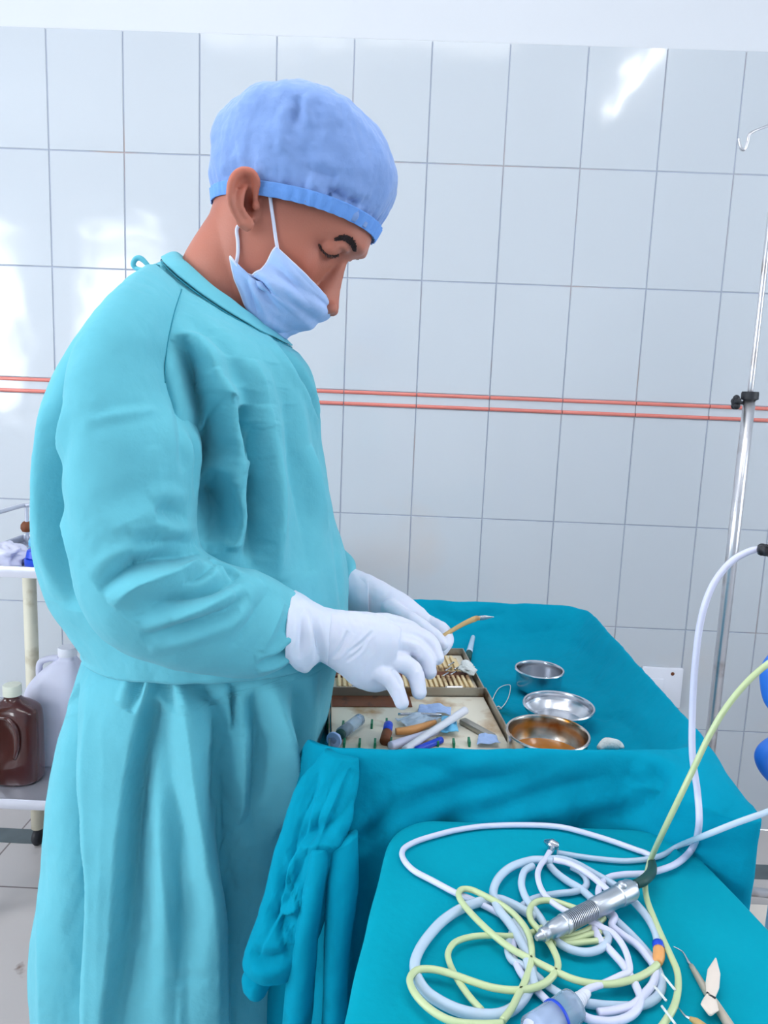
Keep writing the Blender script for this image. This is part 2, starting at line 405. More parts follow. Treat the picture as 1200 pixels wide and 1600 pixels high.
for y in (-1.4, -0.75, -0.075, 0.55): w2.box(XL - 0.06, XL - 0.02, y, y + 0.05, 0.95, 2.5)
for z in (0.95, 2.45): w2.box(XL - 0.058, XL - 0.022, -1.35, 0.55, z, z + 0.05)
struct(w2.build('window_3', MT['frame']))
struct(MB().box(XR, XR + 0.07, YB, -0.2, 0, ZC).box(XR, XR + 0.07, 1.0, WALL_Y, 0, ZC).box(XR, XR + 0.07, -0.2, 1.0, 0, 0.95).box(XR, XR + 0.07, -0.2, 1.0, 2.5, ZC).build('wall_right', MT['paint']))
w3 = MB()
for y in (-0.2, 0.385, 0.97): w3.box(XR + 0.02, XR + 0.05, y, y + 0.03, 0.95, 2.5)
for z in (0.95, 2.47): w3.box(XR + 0.021, XR + 0.049, -0.17, 0.97, z, z + 0.03)
struct(w3.build('window_4', MT['frame']))  # frame added around the fill lamp's opening
# wall behind the camera with two window openings
wins = [(-3.5, -2.95, 0.95, 2.50), (-2.5, -1.85, 0.95, 2.50)]
fr = MB(); xs = [XL - 0.1, -3.5, -2.95, -2.5, -1.85, XR + 0.1]
for i in (0, 2, 4): fr.box(xs[i], xs[i + 1], YB - 0.07, YB, 0, ZC)
for (a, b, c, e) in wins: fr.box(a, b, YB - 0.07, YB, 0, c).box(a, b, YB - 0.07, YB, e, ZC)
struct(fr.build('wall_front', MT['paint']))
for i, (a, b, c, e) in enumerate(wins):
    wmb = MB(); t = 0.03
    wmb.box(a, a + t, YB - 0.05, YB - 0.02, c, e).box(b - t, b, YB - 0.05, YB - 0.02, c, e).box(a + t, b - t, YB - 0.05, YB - 0.02, c, c + t).box(a + t, b - t, YB - 0.05, YB - 0.02, e - t, e)
    wmb.box(a + t, b - t, YB - 0.045, YB - 0.025, e - 0.24, e - 0.15)
    struct(wmb.build('window_%d' % (i + 1), MT['frame'], bevel=0.004))
# tube light on the ceiling
tl = thing('tube_light', 'white ceiling tube light whose reflection shows in the upper right wall tiles', 'light', (1.16, -0.1, ZC))
MB().box(1.13, 1.19, -0.62, 0.62, ZC - 0.045, ZC).build('housing', MT['frame'], tl, bevel=0.006)
tube('lamp_tube', [(1.16, -0.6, ZC - 0.062), (1.16, 0, ZC - 0.062), (1.16, 0.6, ZC - 0.062)], 0.016, MT['tube'], tl, 14)
# switch plate
sp = thing('switch_plate', 'white plastic blank switch plate on the tiled wall behind the draped table', 'switch plate', aty(1030, 1075, WALL_Y))
a = aty(1003, 1040, WALL_Y); b = aty(1060, 1104, WALL_Y)
MB().box(a[0], b[0], WALL_Y - 0.012, WALL_Y - 0.0008, b[2], a[2]).build('cover', MT['white_pl'], sp, bevel=0.003)
c_ = aty(1051, 1053, WALL_Y - 0.012)
lathe('screw', [(0, 0.002), (0.0045, 0.0016), (0.0055, 0)], MT['rust'], sp, 14, c_, (0, -1, 0))
e_ = aty(1026, 1062, WALL_Y - 0.012)
MB().box(e_[0] - 0.018, e_[0] + 0.02, WALL_Y - 0.016, WALL_Y - 0.0115, e_[2] - 0.03, e_[2] + 0.004).build('rocker', MT['white_pl'], sp, bevel=0.002)

# ================================================================== INFUSION STAND
px_, py_ = 0.7455, 1.6
st = thing('drip_stand', 'tall chrome drip stand with a black clamp knob, standing before the right wall tiles', 'drip stand', (px_, py_, 0))
zt = aty(1172, 618, py_)[2]
tube('lower_tube', [(px_, py_, 0.05), (px_, py_, 0.7), (px_, py_, zt)], 0.0125, MT['chrome'], st, 20, 4)
tube('upper_rod', [(px_, py_, zt - 0.1), (px_, py_, 1.4), (px_, py_, 1.80)], 0.0058, MT['chrome'], st, 14, 4)
lathe('collar', [(0, 0.004), (0.0165, 0.004), (0.0175, 0.0), (0.0175, -0.012), (0.0135, -0.014)], MT['black'], st, 24, (px_, py_, zt + 0.004))
kz = zt - 0.016; kb = MB()
V, Fc = tube_geo([(px_ - 0.012, py_, kz), (px_ - 0.024, py_, kz)], 0.004, 10, 3); kb.add(V, Fc)
for k in range(5):
    an = k * 2 * math.pi / 5; V, Fc = ellipsoid_geo((px_ - 0.028, py_ + 0.009 * math.sin(an), kz + 0.009 * math.cos(an)), 0.007, 0.0075, 0.0075, None, 12, 8); kb.add(V, Fc)
V, Fc = ellipsoid_geo((px_ - 0.028, py_, kz), 0.009, 0.011, 0.011, None, 14, 8); kb.add(V, Fc)
kb.build('clamp_knob', MT['black'], st, smooth=True)
for s in (0, 2, 3):
    an = math.pi / 4 + s * math.pi / 2; cx, sn = math.cos(an), math.sin(an)
    tube('hook', [(px_, py_, 1.80), (px_ + 0.07 * cx, py_ + 0.07 * sn, 1.775), (px_ + 0.135 * cx, py_ + 0.135 * sn, 1.745), (px_ + 0.143 * cx, py_ + 0.143 * sn, 1.728),
         (px_ + 0.146 * cx, py_ + 0.146 * sn, 1.714), (px_ + 0.155 * cx, py_ + 0.155 * sn, 1.708), (px_ + 0.164 * cx, py_ + 0.164 * sn, 1.714), (px_ + 0.166 * cx, py_ + 0.166 * sn, 1.728)] if s != 2 else
         [(px_, py_, 1.80), tuple(aty(1235, 177, 1.56)), tuple(aty(1200, 196, 1.52)), tuple(aty(1173, 208, 1.5)), tuple(aty(1168, 222, 1.5)), tuple(aty(1164, 233, 1.5)), tuple(aty(1158, 232, 1.5)), tuple(aty(1154, 216, 1.5))],
         0.0026, MT['chrome'], st, 8, 40)
for s in range(5):
    an = 0.3 + s * 2 * math.pi / 5; cx, sn = math.cos(an), math.sin(an)
    tube('leg', [(px_, py_, 0.09), (px_ + 0.12 * cx, py_ + 0.12 * sn, 0.085), (px_ + 0.26 * cx, py_ + 0.26 * sn, 0.052)], 0.011, MT['chrome'], st, 10, 12)
    lathe('caster', [(0, -0.012), (0.02, -0.01), (0.0235, -0.004), (0.0235, 0.004), (0.02, 0.01), (0, 0.012)], MT['black'], st, 18, (px_ + 0.26 * cx, py_ + 0.26 * sn, 0.0236), (-sn, cx, 0))

# ================================================================== STEEL TROLLEY at the left with its load
TX0, TX1, TY0, TY1 = -0.95, -0.32, 1.50, 1.84; ZT, ZB = 0.846, 0.317
tr = thing('trolley', 'steel trolley with two shelves and cream legs at the left behind the person', 'trolley', (-0.63, 1.67, 0))
def shelf(z, name):
    mb = MB().box(TX0, TX1, TY0, TY1, z - 0.022, z - 0.018)
    mb.box(TX0, TX1, TY0 - 0.002, TY0 + 0.004, z - 0.024, z).box(TX0, TX1, TY1 - 0.004, TY1 + 0.002, z - 0.024, z)
    mb.box(TX0 - 0.002, TX0 + 0.004, TY0, TY1, z - 0.024, z).box(TX1 - 0.004, TX1 + 0.002, TY0, TY1, z - 0.024, z)
    return mb.build(name, MT['trolley'], tr, bevel=0.0015)
shelf(ZT, 'shelf'); shelf(ZB, 'shelf')
for x, y in ((TX0 + 0.028, TY1 - 0.03), (TX1 - 0.028, TY1 - 0.03), (TX1 - 0.028, TY0 + 0.03), (TX0 + 0.028, TY0 + 0.03)):
    tube('leg', [(x, y, 0.05), (x, y, 0.4), (x, y, ZT - 0.023)], 0.0165, MT['cream'], tr, 16, 3)
    lathe('caster', [(0, -0.01), (0.021, -0.009), (0.025, -0.003), (0.025, 0.003), (0.021, 0.009), (0, 0.01)], MT['black'], tr, 18, (x, y, 0.0252), (1, 0, 0))
rc = aty(38, 789, TY1 - 0.03); rz = rc[2]
tube('guard_rail', [(rc[0], TY0 + 0.0, rz), (rc[0], 1.7, rz), (rc[0], TY1 - 0.045, rz), (rc[0] + 0.012, TY1 - 0.033, rz), (rc[0] + 0.04, TY1 - 0.03, rz), (-0.6, TY1 - 0.03, rz), (TX1 - 0.02, TY1 - 0.03, rz)], 0.0055, MT['trolley'], tr, 10, 50)
for x in (rc[0] + 0.006, TX1 - 0.03):
    tube('rail_post', [(x, TY1 - 0.032, ZT - 0.02), (x, TY1 - 0.032, 0.9), (x, TY1 - 0.032, rz)], 0.0048, MT['trolley'], tr, 10, 6)
kk = aty(42, 823, TY1 - 0.03)
lathe('rail_knob', [(0, 0.016), (0.009, 0.013), (0.014, 0.006), (0.015, -0.004), (0.011, -0.012), (0, -0.015)], MT['rust'], tr, 20, (kk[0], TY1 - 0.03, kk[2]))
# white plastic bag, light blue pouch, dark blue lid, chrome forceps on the top shelf
def blob(name, c, rx, ry, rz_, m, amp, sc, seed, parent=None, n=60, mm=40):
    V, Fc = ellipsoid_geo((0, 0, 0), rx, ry, rz_, None, n, mm)
    V = np.array(V); out = []
    for v in V:
        k = 1 + amp * noise.fractal(Vector((v[0] * sc + seed, v[1] * sc, v[2] * sc)), 0.8, 2.0, 4)
        q_ = v * k; q_[2] = max(q_[2], -rz_ * 0.72); out.append(q_ + np.array(c))
    return link(name, out, Fc, m, parent)
zs = ZT - 0.018
tag(blob('plastic_bag', (-0.885, 1.60, zs + 0.0195), 0.075, 0.05, 0.027, MT['jug'], 0.4, 26, 3), 'crumpled white plastic bag on the top shelf of the trolley', 'plastic bag')
cc = aty(52, 836, 1.72); tag(blob('pouch', (cc[0] + 0.01, 1.74, zs + 0.0306), 0.026, 0.02, 0.0425, MT['ltblue'], 0.3, 40, 5, n=40, mm=24), 'light blue pouch standing on the top shelf of the trolley', 'pouch')
dc = aty(62, 876, 1.58)
dj = thing('lidded_jar', 'small dark blue jar with a ribbed lid on the top shelf of the trolley', 'jar', (dc[0], 1.58, zs))
lathe('body', [(0, 0.0005), (0.028, 0.0005), (0.031, 0.006), (0.031, 0.02), (0.0, 0.02)], MT['blue'], dj, 30, (dc[0], 1.58, zs))
lathe('lid', [(0.026, 0.0205), (0.028, 0.023), (0.025, 0.038), (0.018, 0.042), (0, 0.043)], MT['blue'], dj, 30, (dc[0], 1.58, zs))
f1 = aty(40, 852, 1.7); fz = zs + 0.003
tag(tube('forceps', [(-0.90, 1.60, fz), (-0.86, 1.735, fz + 0.012), (-0.84, 1.745, fz + 0.02), (-0.81, 1.73, fz + 0.014), (-0.765, 1.64, fz)], [0.0022, 0.003, 0.004, 0.003, 0.0022], MT['steel'], None, 8, 30), 'bent steel forceps on the top shelf of the trolley', 'forceps')
# brown bottle with handle on the lower shelf
zb = ZB - 0.018
bc = aty(24, 1200, 1.62); bx, by = bc[0], 1.62
bo = thing('chemical_bottle', 'dark brown plastic bottle with moulded handle and cream cap on the lower trolley shelf', 'bottle', (bx, by, zb))
V = []; prof = [(0.0, 0.054, 0.038), (0.004, 0.061, 0.043), (0.012, 0.064, 0.045), (0.06, 0.064, 0.045), (0.12, 0.064, 0.045), (0.160, 0.063, 0.044), (0.178, 0.058, 0.040), (0.190, 0.040, 0.032), (0.197, 0.026, 0.022), (0.203, 0.018, 0.018), (0.212, 0.0175, 0.0175)]
n = 60
for z, a, b in catmull(prof, 50):
    for k in range(n):
        t = 2 * math.pi * k / n; c, s = math.cos(t), math.sin(t)
        x = a * math.copysign(abs(c) ** 0.7, c); y = b * math.copysign(abs(s) ** 0.7, s)
        # pressed hollow round the handle on the face
        q = ((x + 0.006) / 0.034) ** 2 + ((z - 0.115) / 0.05) ** 2
        if s < -0.2: y += 0.013 * math.exp(-q ** 2)
        V.append((bx + x, by + y, zb + z))
Fc = grid_faces(50, n); V.append((bx, by, zb)); V.append((bx, by, zb + 0.212)); Fc += [(len(V) - 2, (k + 1) % n, k) for k in range(n)] + [(len(V) - 1, 49 * n + k, 49 * n + (k + 1) % n) for k in range(n)]
link('bottle_body', V, Fc, MT['brown'], bo)
tube('handle', [(bx + 0.022 + 0.0, by - 0.040, zb + 0.07), (bx + 0.030, by - 0.046, zb + 0.10), (bx + 0.030, by - 0.046, zb + 0.14), (bx + 0.012, by - 0.041, zb + 0.165), (bx - 0.012, by - 0.036, zb + 0.168)], [0.005, 0.006, 0.006, 0.006, 0.004], MT['brown'], bo, 10, 30)
lathe('screw_cap', [(0, 0.026), (0.019, 0.025), (0.0205, 0.023), (0.0205, 0.0), (0.018, 0.0)], MT['cap_cream'], bo, 36, (bx, by, zb + 0.209))
# white jug
jc = aty(92, 1150, 1.73); jx, jy = jc[0], 1.73
ju = thing('jerry_can', 'white translucent plastic jerry can with a sloping shoulder behind the dark brown bottle', 'jerry can', (jx, jy, zb))
V = []; prof = [(0.0, 0.066, 0.048, 0), (0.006, 0.074, 0.055, 0), (0.07, 0.075, 0.056, 0), (0.15, 0.075, 0.056, 0), (0.19, 0.070, 0.054, 0.003), (0.225, 0.052, 0.044, 0.012), (0.25, 0.032, 0.03, 0.022), (0.262, 0.02, 0.02, 0.028), (0.275, 0.019, 0.019, 0.028)]
for z, a, b, ox in catmull(prof, 50):
    for k in range(n):
        t = 2 * math.pi * k / n; c, s = math.cos(t), math.sin(t)
        V.append((jx + ox + a * math.copysign(abs(c) ** 0.6, c), jy + b * math.copysign(abs(s) ** 0.6, s), zb + z))
Fc = grid_faces(50, n); V.append((jx, jy, zb)); V.append((jx + 0.028, jy, zb + 0.275)); Fc += [(len(V) - 2, (k + 1) % n, k) for k in range(n)] + [(len(V) - 1, 49 * n + k, 49 * n + (k + 1) % n) for k in range(n)]
link('can_body', V, Fc, MT['jug'], ju)
lathe('screw_cap', [(0, 0.022), (0.021, 0.021), (0.0225, 0.018), (0.0225, 0.0), (0.019, 0.0)], MT['white_pl'], ju, 30, (jx + 0.028, jy, zb + 0.27))
tube('handle', [(jx - 0.045, jy, zb + 0.205), (jx - 0.042, jy, zb + 0.245), (jx - 0.02, jy, zb + 0.258), (jx + 0.008, jy, zb + 0.262)], 0.008, MT['jug'], ju, 10, 24)

# ================================================================== DRAPED INSTRUMENT TABLE
AX0, AX1, AY0, AY1 = -0.090, 0.360, 0.758, 1.325        # rim rectangle
ZR, ZBED = 0.86, 0.800
tb = thing('instrument_table', 'instrument table with raised rims covered by a deep teal drape, beside the person', 'table', ((AX0 + AX1) / 2, (AY0 + AY1) / 2, 0))
mb = MB(); mb.box(AX0 + 0.022, AX1 - 0.022, AY0 + 0.022, AY1 - 0.022, ZBED - 0.02, ZBED - 0.004)
for (x0, x1, y0, y1) in ((AX0 + 0.06, AX1 - 0.06, AY0 + 0.010, AY0 + 0.013), (AX0 + 0.06, AX1 - 0.06, AY1 - 0.013, AY1 - 0.010), (AX1 - 0.013, AX1 - 0.010, AY0 + 0.06, AY1 - 0.06)):
    mb.box(x0, x1, y0, y1, ZBED - 0.02, ZR - 0.022)
mb.build('tray_top', MT['trolley'], tb)
for x in (AX0 + 0.03, AX1 - 0.03):
    for y in (AY0 + 0.03, AY1 - 0.03):
        tube('leg', [(x, y, 0.05), (x, y, 0.4), (x, y, ZBED - 0.02)], 0.012, MT['trolley'], tb, 14, 3)
        lathe('caster', [(0, -0.01), (0.021, -0.009), (0.025, -0.003), (0.025, 0.003), (0.021, 0.009), (0, 0.01)], MT['black'], tb, 18, (x, y, 0.0252), (1, 0, 0))
MB().box(AX0 + 0.03, AX1 - 0.03, AY0 + 0.03, AY1 - 0.03, 0.20, 0.212).build('lower_shelf', MT['trolley'], tb)
def rrect(cx, cy, hx, hy, rad, n):
    """n points round a rounded rectangle with outward normals, starting mid front going right"""
    rad = min(rad, hx, hy); segs = []; P = []; N = []
    Lx, Ly = 2 * (hx - rad), 2 * (hy - rad); q = math.pi * rad / 2; tot = 2 * Lx + 2 * Ly + 4 * q
    for i in range(n):
        s = tot * i / n
        for kind, L in (('f', Lx / 2), ('c1', q), ('r', Ly), ('c2', q), ('b', Lx), ('c3', q), ('l', Ly), ('c4', q), ('f2', Lx / 2)):
            if s <= L + 1e-12: break
            s -= L
        a = (s / q if q else 0) * math.pi / 2
        if kind == 'f': p, nn = (cx + s, cy - hy), (0, -1)
        elif kind == 'c1': nn = (math.sin(a), -math.cos(a)); p = (cx + hx - rad + rad * nn[0], cy - hy + rad + rad * nn[1])
        elif kind == 'r': p, nn = (cx + hx, cy - hy + rad + s), (1, 0)
        elif kind == 'c2': nn = (math.cos(a), math.sin(a)); p = (cx + hx - rad + rad * nn[0], cy + hy - rad + rad * nn[1])
        elif kind == 'b': p, nn = (cx + hx - rad - s, cy + hy), (0, 1)
        elif kind == 'c3': nn = (-math.sin(a), math.cos(a)); p = (cx - hx + rad + rad * nn[0], cy + hy - rad + rad * nn[1])
        elif kind == 'l': p, nn = (cx - hx, cy + hy - rad - s), (-1, 0)
        elif kind == 'c4': nn = (-math.cos(a), -math.sin(a)); p = (cx - hx + rad + rad * nn[0], cy - hy + rad + rad * nn[1])
        else: p, nn = (cx - hx + rad + s, cy - hy), (0, -1)
        P.append(p); N.append(nn)
    return np.array(P), np.array(N), tot
def drape_mesh(name, x0, x1, y0, y1, levels, m, parent, rad, n=720, mm=150, folds=None, skew=None):
    """levels: (inset from the rim rectangle, z, fold strength). Rings from the middle outwards and down."""
    cx, cy, hx, hy = (x0 + x1) / 2, (y0 + y1) / 2, (x1 - x0) / 2, (y1 - y0) / 2
    L = catmull(levels, mm); V = []
    for li, (ins, z, fs) in enumerate(L):
        k = max(ins, 0)
        P, N, tot = rrect(cx, cy, max(hx - k, 0.001), max(hy - k, 0.001), min(rad + (0.0 if ins > 0 else -ins), max(min(hx, hy) - k, 0.001)), n)
        s = np.arange(n) / n
        out = max(-ins, 0.0)
        w_ = np.zeros(n) if folds is None else folds(s, P, N, z, fs)
        if isinstance(w_, tuple): w_, dz = w_
        else: dz = 0
        Q = P + N * (out + w_)[:, None]
        V.append(np.column_stack([Q, np.full(n, z) + dz]))
    V = np.vstack(V)
    if skew is not None: V = skew(V)
    V = V.tolist(); Fc = grid_faces(mm, n); V.append((cx, cy, L[0][1])); Fc += [(len(V) - 1, (k + 1) % n, k) for k in range(n)]
    return link(name, V, Fc, m, parent)
def folds_a(s, P, N, z, fs):
    # hanging folds: irregular pleats deepening towards the hem, gathered at the corners
    ph = s * 2 * math.pi
    a = 0.012 * np.sin(9 * ph + 1.3 + 3 * np.sin(2 * ph)) + 0.008 * np.sin(21 * ph + 4 * np.sin(ph + 1)) + 0.004 * np.sin(43 * ph)
    w_ = fs * a
    # cloth tents outwards along the near side towards the lower tray (front face), more on the right
    return w_
def tent(V):
    V = V.copy(); V[:, 1] -= np.clip((1.0 - V[:, 1]) / 0.24, 0, 1) * np.clip(0.313 - V[:, 0], -0.05, 0.5) * 0.094
    V[:, 1] += 0.0
    # outside the rim the near side of the sheet drops behind the nearer tray; past its right edge it tents out towards the viewer
    z = V[:, 2]; x = V[:, 0]; y = V[:, 1]
    outer = np.arange(len(V)) >= RIM_RING * 720
    fr = np.clip((ZR - z) / 0.07, 0, 1)
    near = np.where(outer, np.clip((AY0 + 0.045 - (y + np.clip(0.313 - x, -0.05, 0.5) * 0.094)) / 0.04, 0, 1), 0)
    rt = np.clip((x - 0.262) / 0.085, 0, 1.0); rt = rt * rt * (3 - 2 * rt)
    y2 = y - near * ((fr ** 0.6) * 0.004 + 0.118 * rt * np.clip((ZR + 0.001 - z) / 0.032, 0, 1) ** 0.8)
    z2 = z + near * rt * 0.62 * np.clip(ZR - z, 0, 0.05) * np.exp(-(np.clip(ZR - z - 0.05, 0, 1) / 0.10) ** 2)
    x = x + (y - y2) * 0.16 * rt
    k = np.clip((-0.035 - x) / 0.04, 0, 1) * np.clip((y2 - 0.745) / 0.05, 0, 1)
    z2 = z2 - k * np.clip(z2 - ZBED, 0, 1) * 0.93
    return np.column_stack([x, y2, z2])
levels = [(0.225, ZBED, 0), (0.14, ZBED, 0), (0.075, ZBED + 0.0015, 0), (0.045, ZBED + 0.010, 0), (0.022, ZBED + 0.035, 0.0), (0.008, ZR - 0.006, 0.04), (0.001, ZR + 0.001, 0.04),
          (-0.004, ZR - 0.003, 0.06), (-0.006, ZR - 0.018, 0.10), (-0.009, ZR - 0.06, 0.3), (-0.018, ZR - 0.14, 0.7), (-0.022, ZR - 0.26, 1.1), (-0.028, ZR - 0.42, 1.5), (-0.034, ZR - 0.55, 1.8), (-0.036, ZR - 0.60, 1.9)]
RIM_RING = next(i for i, l in enumerate(catmull(levels, 150)) if l[0] < 0.001)
dr = drape_mesh('drape', AX0, AX1, AY0, AY1, levels, MT['drape'], tb, 0.045, folds=folds_a, skew=tent)
flip_if_inward(dr)
crumple(dr, 0.0016, 16, 3, 2.0)
fold(dr, [
    ([(640, 1185), (720, 1215), (800, 1225), (860, 1200)], -0.003, 0.010),
    ([(600, 1290), (660, 1250), (740, 1225), (830, 1205)], -0.005, 0.010),
    ([(640, 1292), (740, 1275), (860, 1235), (960, 1210)], -0.004, 0.010),
    ([(540, 1330), (590, 1290), (620, 1240)], -0.006, 0.009),
    ([(520, 1325), (560, 1315), (600, 1270)], -0.004, 0.008),
    ([(700, 1290), (800, 1280), (940, 1255)], 0.004, 0.012),
    ([(1000, 1270), (1020, 1240), (1030, 1215), (1020, 1235)], -0.010, 0.010),
    ([(900, 1285), (960, 1275), (1010, 1262)], -0.005, 0.009),
    ([(1120, 1290), (1150, 1240), (1165, 1225)], -0.004, 0.012),
    ([(880, 1110), (930, 1118), (950, 1125)], -0.003, 0.008),
    ([(680, 955), (720, 970), (760, 962), (790, 958)], -0.004, 0.009),
    ([(850, 1000), (900, 1010), (960, 1050)], -0.002, 0.012),
    ([(900, 1110), (950, 1120), (1010, 1150)], -0.002, 0.012),
    ([(800, 1000), (850, 985), (905, 990)], -0.0015, 0.012),
    ([(560, 1340), (562, 1450), (556, 1590)], -0.006, 0.012),
])
crumple(dr, .0008, 45, 3, 1.0); solidify(dr, 0.0008, -1)
# the loose corner of the drape, gathered and folded over itself on the left
def corner_fold():
    R = [(508, 1172, 560, 1185, 0.718, .010), (470, 1225, 560, 1225, 0.705, .016), (446, 1290, 552, 1262, 0.692, .020), (428, 1340, 540, 1312, 0.682, .022), (412, 1400, 512, 1420, 0.672, .022), (392, 1455, 485, 1490, 0.665, .022), (378, 1500, 462, 1522, 0.660, .02), (383, 1512, 455, 1526, 0.660, .017), (392, 1520, 440, 1528, 0.660, .008)]
    V, Fc = rings_loft(R, 130, 220, 1.8, (True, True))
    o = link('hanging_corner', V, Fc, MT['drape'], tb); flip_if_inward(o)
    crumple(o, 0.0028, 18, 5, 9.0)
    fold(o, [([(452, 1322), (450, 1380), (468, 1418), (436, 1445), (452, 1500)], -.010, .016, 0, 'R'), ([(500, 1200), (476, 1290), (446, 1350), (425, 1440), (400, 1500)], -.006, .014, 0, 'L'), ([(548, 1200), (520, 1270), (496, 1330)], -.006, .012, 0, 'R'), ([(500, 1180), (490, 1230), (462, 1300), (440, 1370), (420, 1450)], -0.007, 0.010), ([(535, 1195), (500, 1270), (480, 1330), (452, 1400), (430, 1480)], -0.008, 0.009),
             ([(450, 1330), (452, 1380), (470, 1415), (440, 1440), (455, 1480)], 0.008, 0.006), ([(470, 1330), (500, 1318), (540, 1322)], 0.006, 0.006), ([(415, 1420), (440, 1445), (462, 1470)], -0.006, 0.007),
             ([(390, 1490), (420, 1500), (455, 1490)], -0.006, 0.007), ([(450, 1325), (480, 1300), (520, 1285), (560, 1240)], -0.005, 0.008)])
    V, Fc = rings_loft([(390, 1515, 425, 1520, 0.665, .008), (378, 1528, 424, 1532, 0.665, .014), (384, 1545, 415, 1548, 0.665, .012), (396, 1553, 406, 1554, 0.665, .005)], 24, 50, 2, (True, True))
    t2 = link('knotted_tip', V, Fc, MT['drape'], tb); crumple(t2, 0.003, 40, 3)
corner_fold()
def front_pleats():
    # two long rolled pleats hanging from the gathered corner, left of the nearer tray
    for R in ([(488, 1320, 515, 1318, 0.670, .012), (476, 1380, 510, 1372, 0.664, .016), (462, 1450, 498, 1450, 0.660, .018), (450, 1520, 492, 1520, 0.658, .019), (440, 1600, 486, 1600, 0.657, .020), (432, 1700, 484, 1700, 0.656, .021)],
              [(512, 1322, 560, 1300, 0.676, .012), (511, 1380, 562, 1370, 0.670, .016), (509, 1450, 552, 1450, 0.667, .018), (506, 1520, 546, 1520, 0.665, .019), (503, 1600, 542, 1600, 0.664, .020), (500, 1700, 538, 1700, 0.663, .021)]):
        V, Fc = rings_loft(R, 90, 60, 2.2, (True, True))
        o = link('hanging_pleat', V, Fc, MT['drape'], tb); flip_if_inward(o); crumple(o, 0.0022, 22, 3, R[0][0] * 0.1)
front_pleats()

# ================================================================== STEEL CASE on the drape
ang = math.radians(5.5); hx_, hy_ = 0.141, 1.003
CM = Matrix.Translation((hx_, hy_, ZBED + 0.0015)) @ Matrix.Rotation(ang, 4, 'Z')       # local x runs left from the right hinge end; y away from camera
CW = 0.224
cs = thing('instrument_case', 'open steel dental case with cream lining and ribbed rack, on the teal drape', 'instrument case', CM @ Vector((-CW / 2, 0, 0)))
def tray(y0, y1, h, t=0.0018):
    mb = MB(); mb.box(-CW, 0, y0, y1, 0, t, CM)
    for (a, b, c, e) in ((-CW, 0, y0, y0 + t), (-CW, 0, y1 - t, y1), (-CW, -CW + t, y0 + t, y1 - t), (-t, 0, y0 + t, y1 - t)): mb.box(a, b, c, e, t, h, CM)
    return mb
tray(-0.206, -0.003, 0.024).build('base_tray', MT['steel_case'], cs)
tray(0.003, 0.175, 0.020).build('lid_tray', MT['steel_case'], cs)
MB().box(-CW + 0.004, -0.004, -0.202, -0.007, 0.0022, 0.012, CM).build('liner', MT['tray_cream'], cs, bevel=0.001)
MB().box(-CW + 0.004, -0.004, 0.007, 0.171, 0.0022, 0.009, CM).build('liner', MT['tray_cream'], cs, bevel=0.001)
rk = MB().box(-CW + 0.012, -0.010, 0.013, 0.060, 0.0095, 0.012, CM)
for k in range(27):
    x = -CW + 0.014 + k * 0.0074; rk.box(x, x + 0.0042, 0.014, 0.059, 0.012, 0.0185, CM)
rk.build('ribbed_rack', MT['rib'], cs, bevel=0.0006, seg=1)
rk = MB().box(-CW + 0.012, -0.016, 0.092, 0.150, 0.0095, 0.012, CM)
for k in range(23):
    x = -CW + 0.016 + k * 0.0082; rk.box(x, x + 0.0045, 0.093, 0.149, 0.012, 0.017, CM)
rk.build('ribbed_rack', MT['rib'], cs, bevel=0.0006, seg=1)
MB().box(-CW + 0.006, -0.010, 0.066, 0.088, 0.0095, 0.013, CM).build('stained_strip', MT['rust'], cs, bevel=0.001)
MB().box(-CW + 0.005, -0.110, -0.045, -0.009, 0.0124, 0.0135, CM).build('stained_strip', MT['rust'], cs, bevel=0.0004)
for x in (-CW + 0.045, -0.045):
    V, Fc = tube_geo([tuple(CM @ Vector((x - 0.011, 0, 0.022))), tuple(CM @ Vector((x + 0.011, 0, 0.022)))], 0.003, 10, 3)
    mbh = MB().add(V, Fc); mbh.box(x - 0.012, x + 0.012, -0.002, 0.008, 0.0198, 0.0212, CM)
    mbh.build('hinge', MT['steel'], cs)
def csp(px, py, z):           # point of the case area seen at a pixel, z above the bed
    return atz(px, py, ZBED + z)
for (px, py, hh) in [(513, 1130, 14), (536, 1132, 10), (581, 1130, 14), (604, 1128, 14), (562, 1160, 16), (586, 1160, 16), (611, 1158, 17), (538, 1160, 10), (684, 1158, 9), (709, 1160, 9), (733, 1158, 8)]:
    p = csp(px, py, 0.018); mb = MB(); mb.box(p[0] - 0.0014, p[0] + 0.0014, p[1] - 0.007, p[1] + 0.007, ZBED + 0.0128, ZBED + 0.0205)
    mb.build('divider_peg', MT['peg'], cs, bevel=0.0004, seg=1)
zc = ZBED + 0.0135
def P3(px, py, z): return tuple(atz(px, py, z))
# syringe with pale blue plunger end
sy = thing('syringe', 'clear syringe with a round pale blue plunger lying at the left of the open case', 'syringe', P3(535, 1145, zc))
tube('barrel', [P3(533, 1146, zc + 0.010), P3(562, 1124, zc + 0.010)], 0.0075, MT['clearpl'], sy, 18, 6)
tube('rubber_stopper', [P3(530, 1149, zc + 0.010), P3(545, 1137, zc + 0.010)], 0.0062, MT['grip'], sy, 16, 5)
a = np.array(P3(528, 1151, zc + 0.010)); b = np.array(P3(521, 1157, zc + 0.010)); dd = (a - b)
tube('plunger', [tuple(a), tuple(b)], 0.004, MT['mask'], sy, 12, 3)
lathe('thumb_rest', [(0, 0), (0.0095, 0), (0.0098, 0.0015), (0.0095, 0.003), (0, 0.003)], MT['mask'], sy, 24, tuple(b), tuple(dd))
tube('nozzle', [P3(562, 1124, zc + 0.010), P3(567, 1120, zc + 0.010)], [0.006, 0.002], MT['clearpl'], sy, 12, 4)
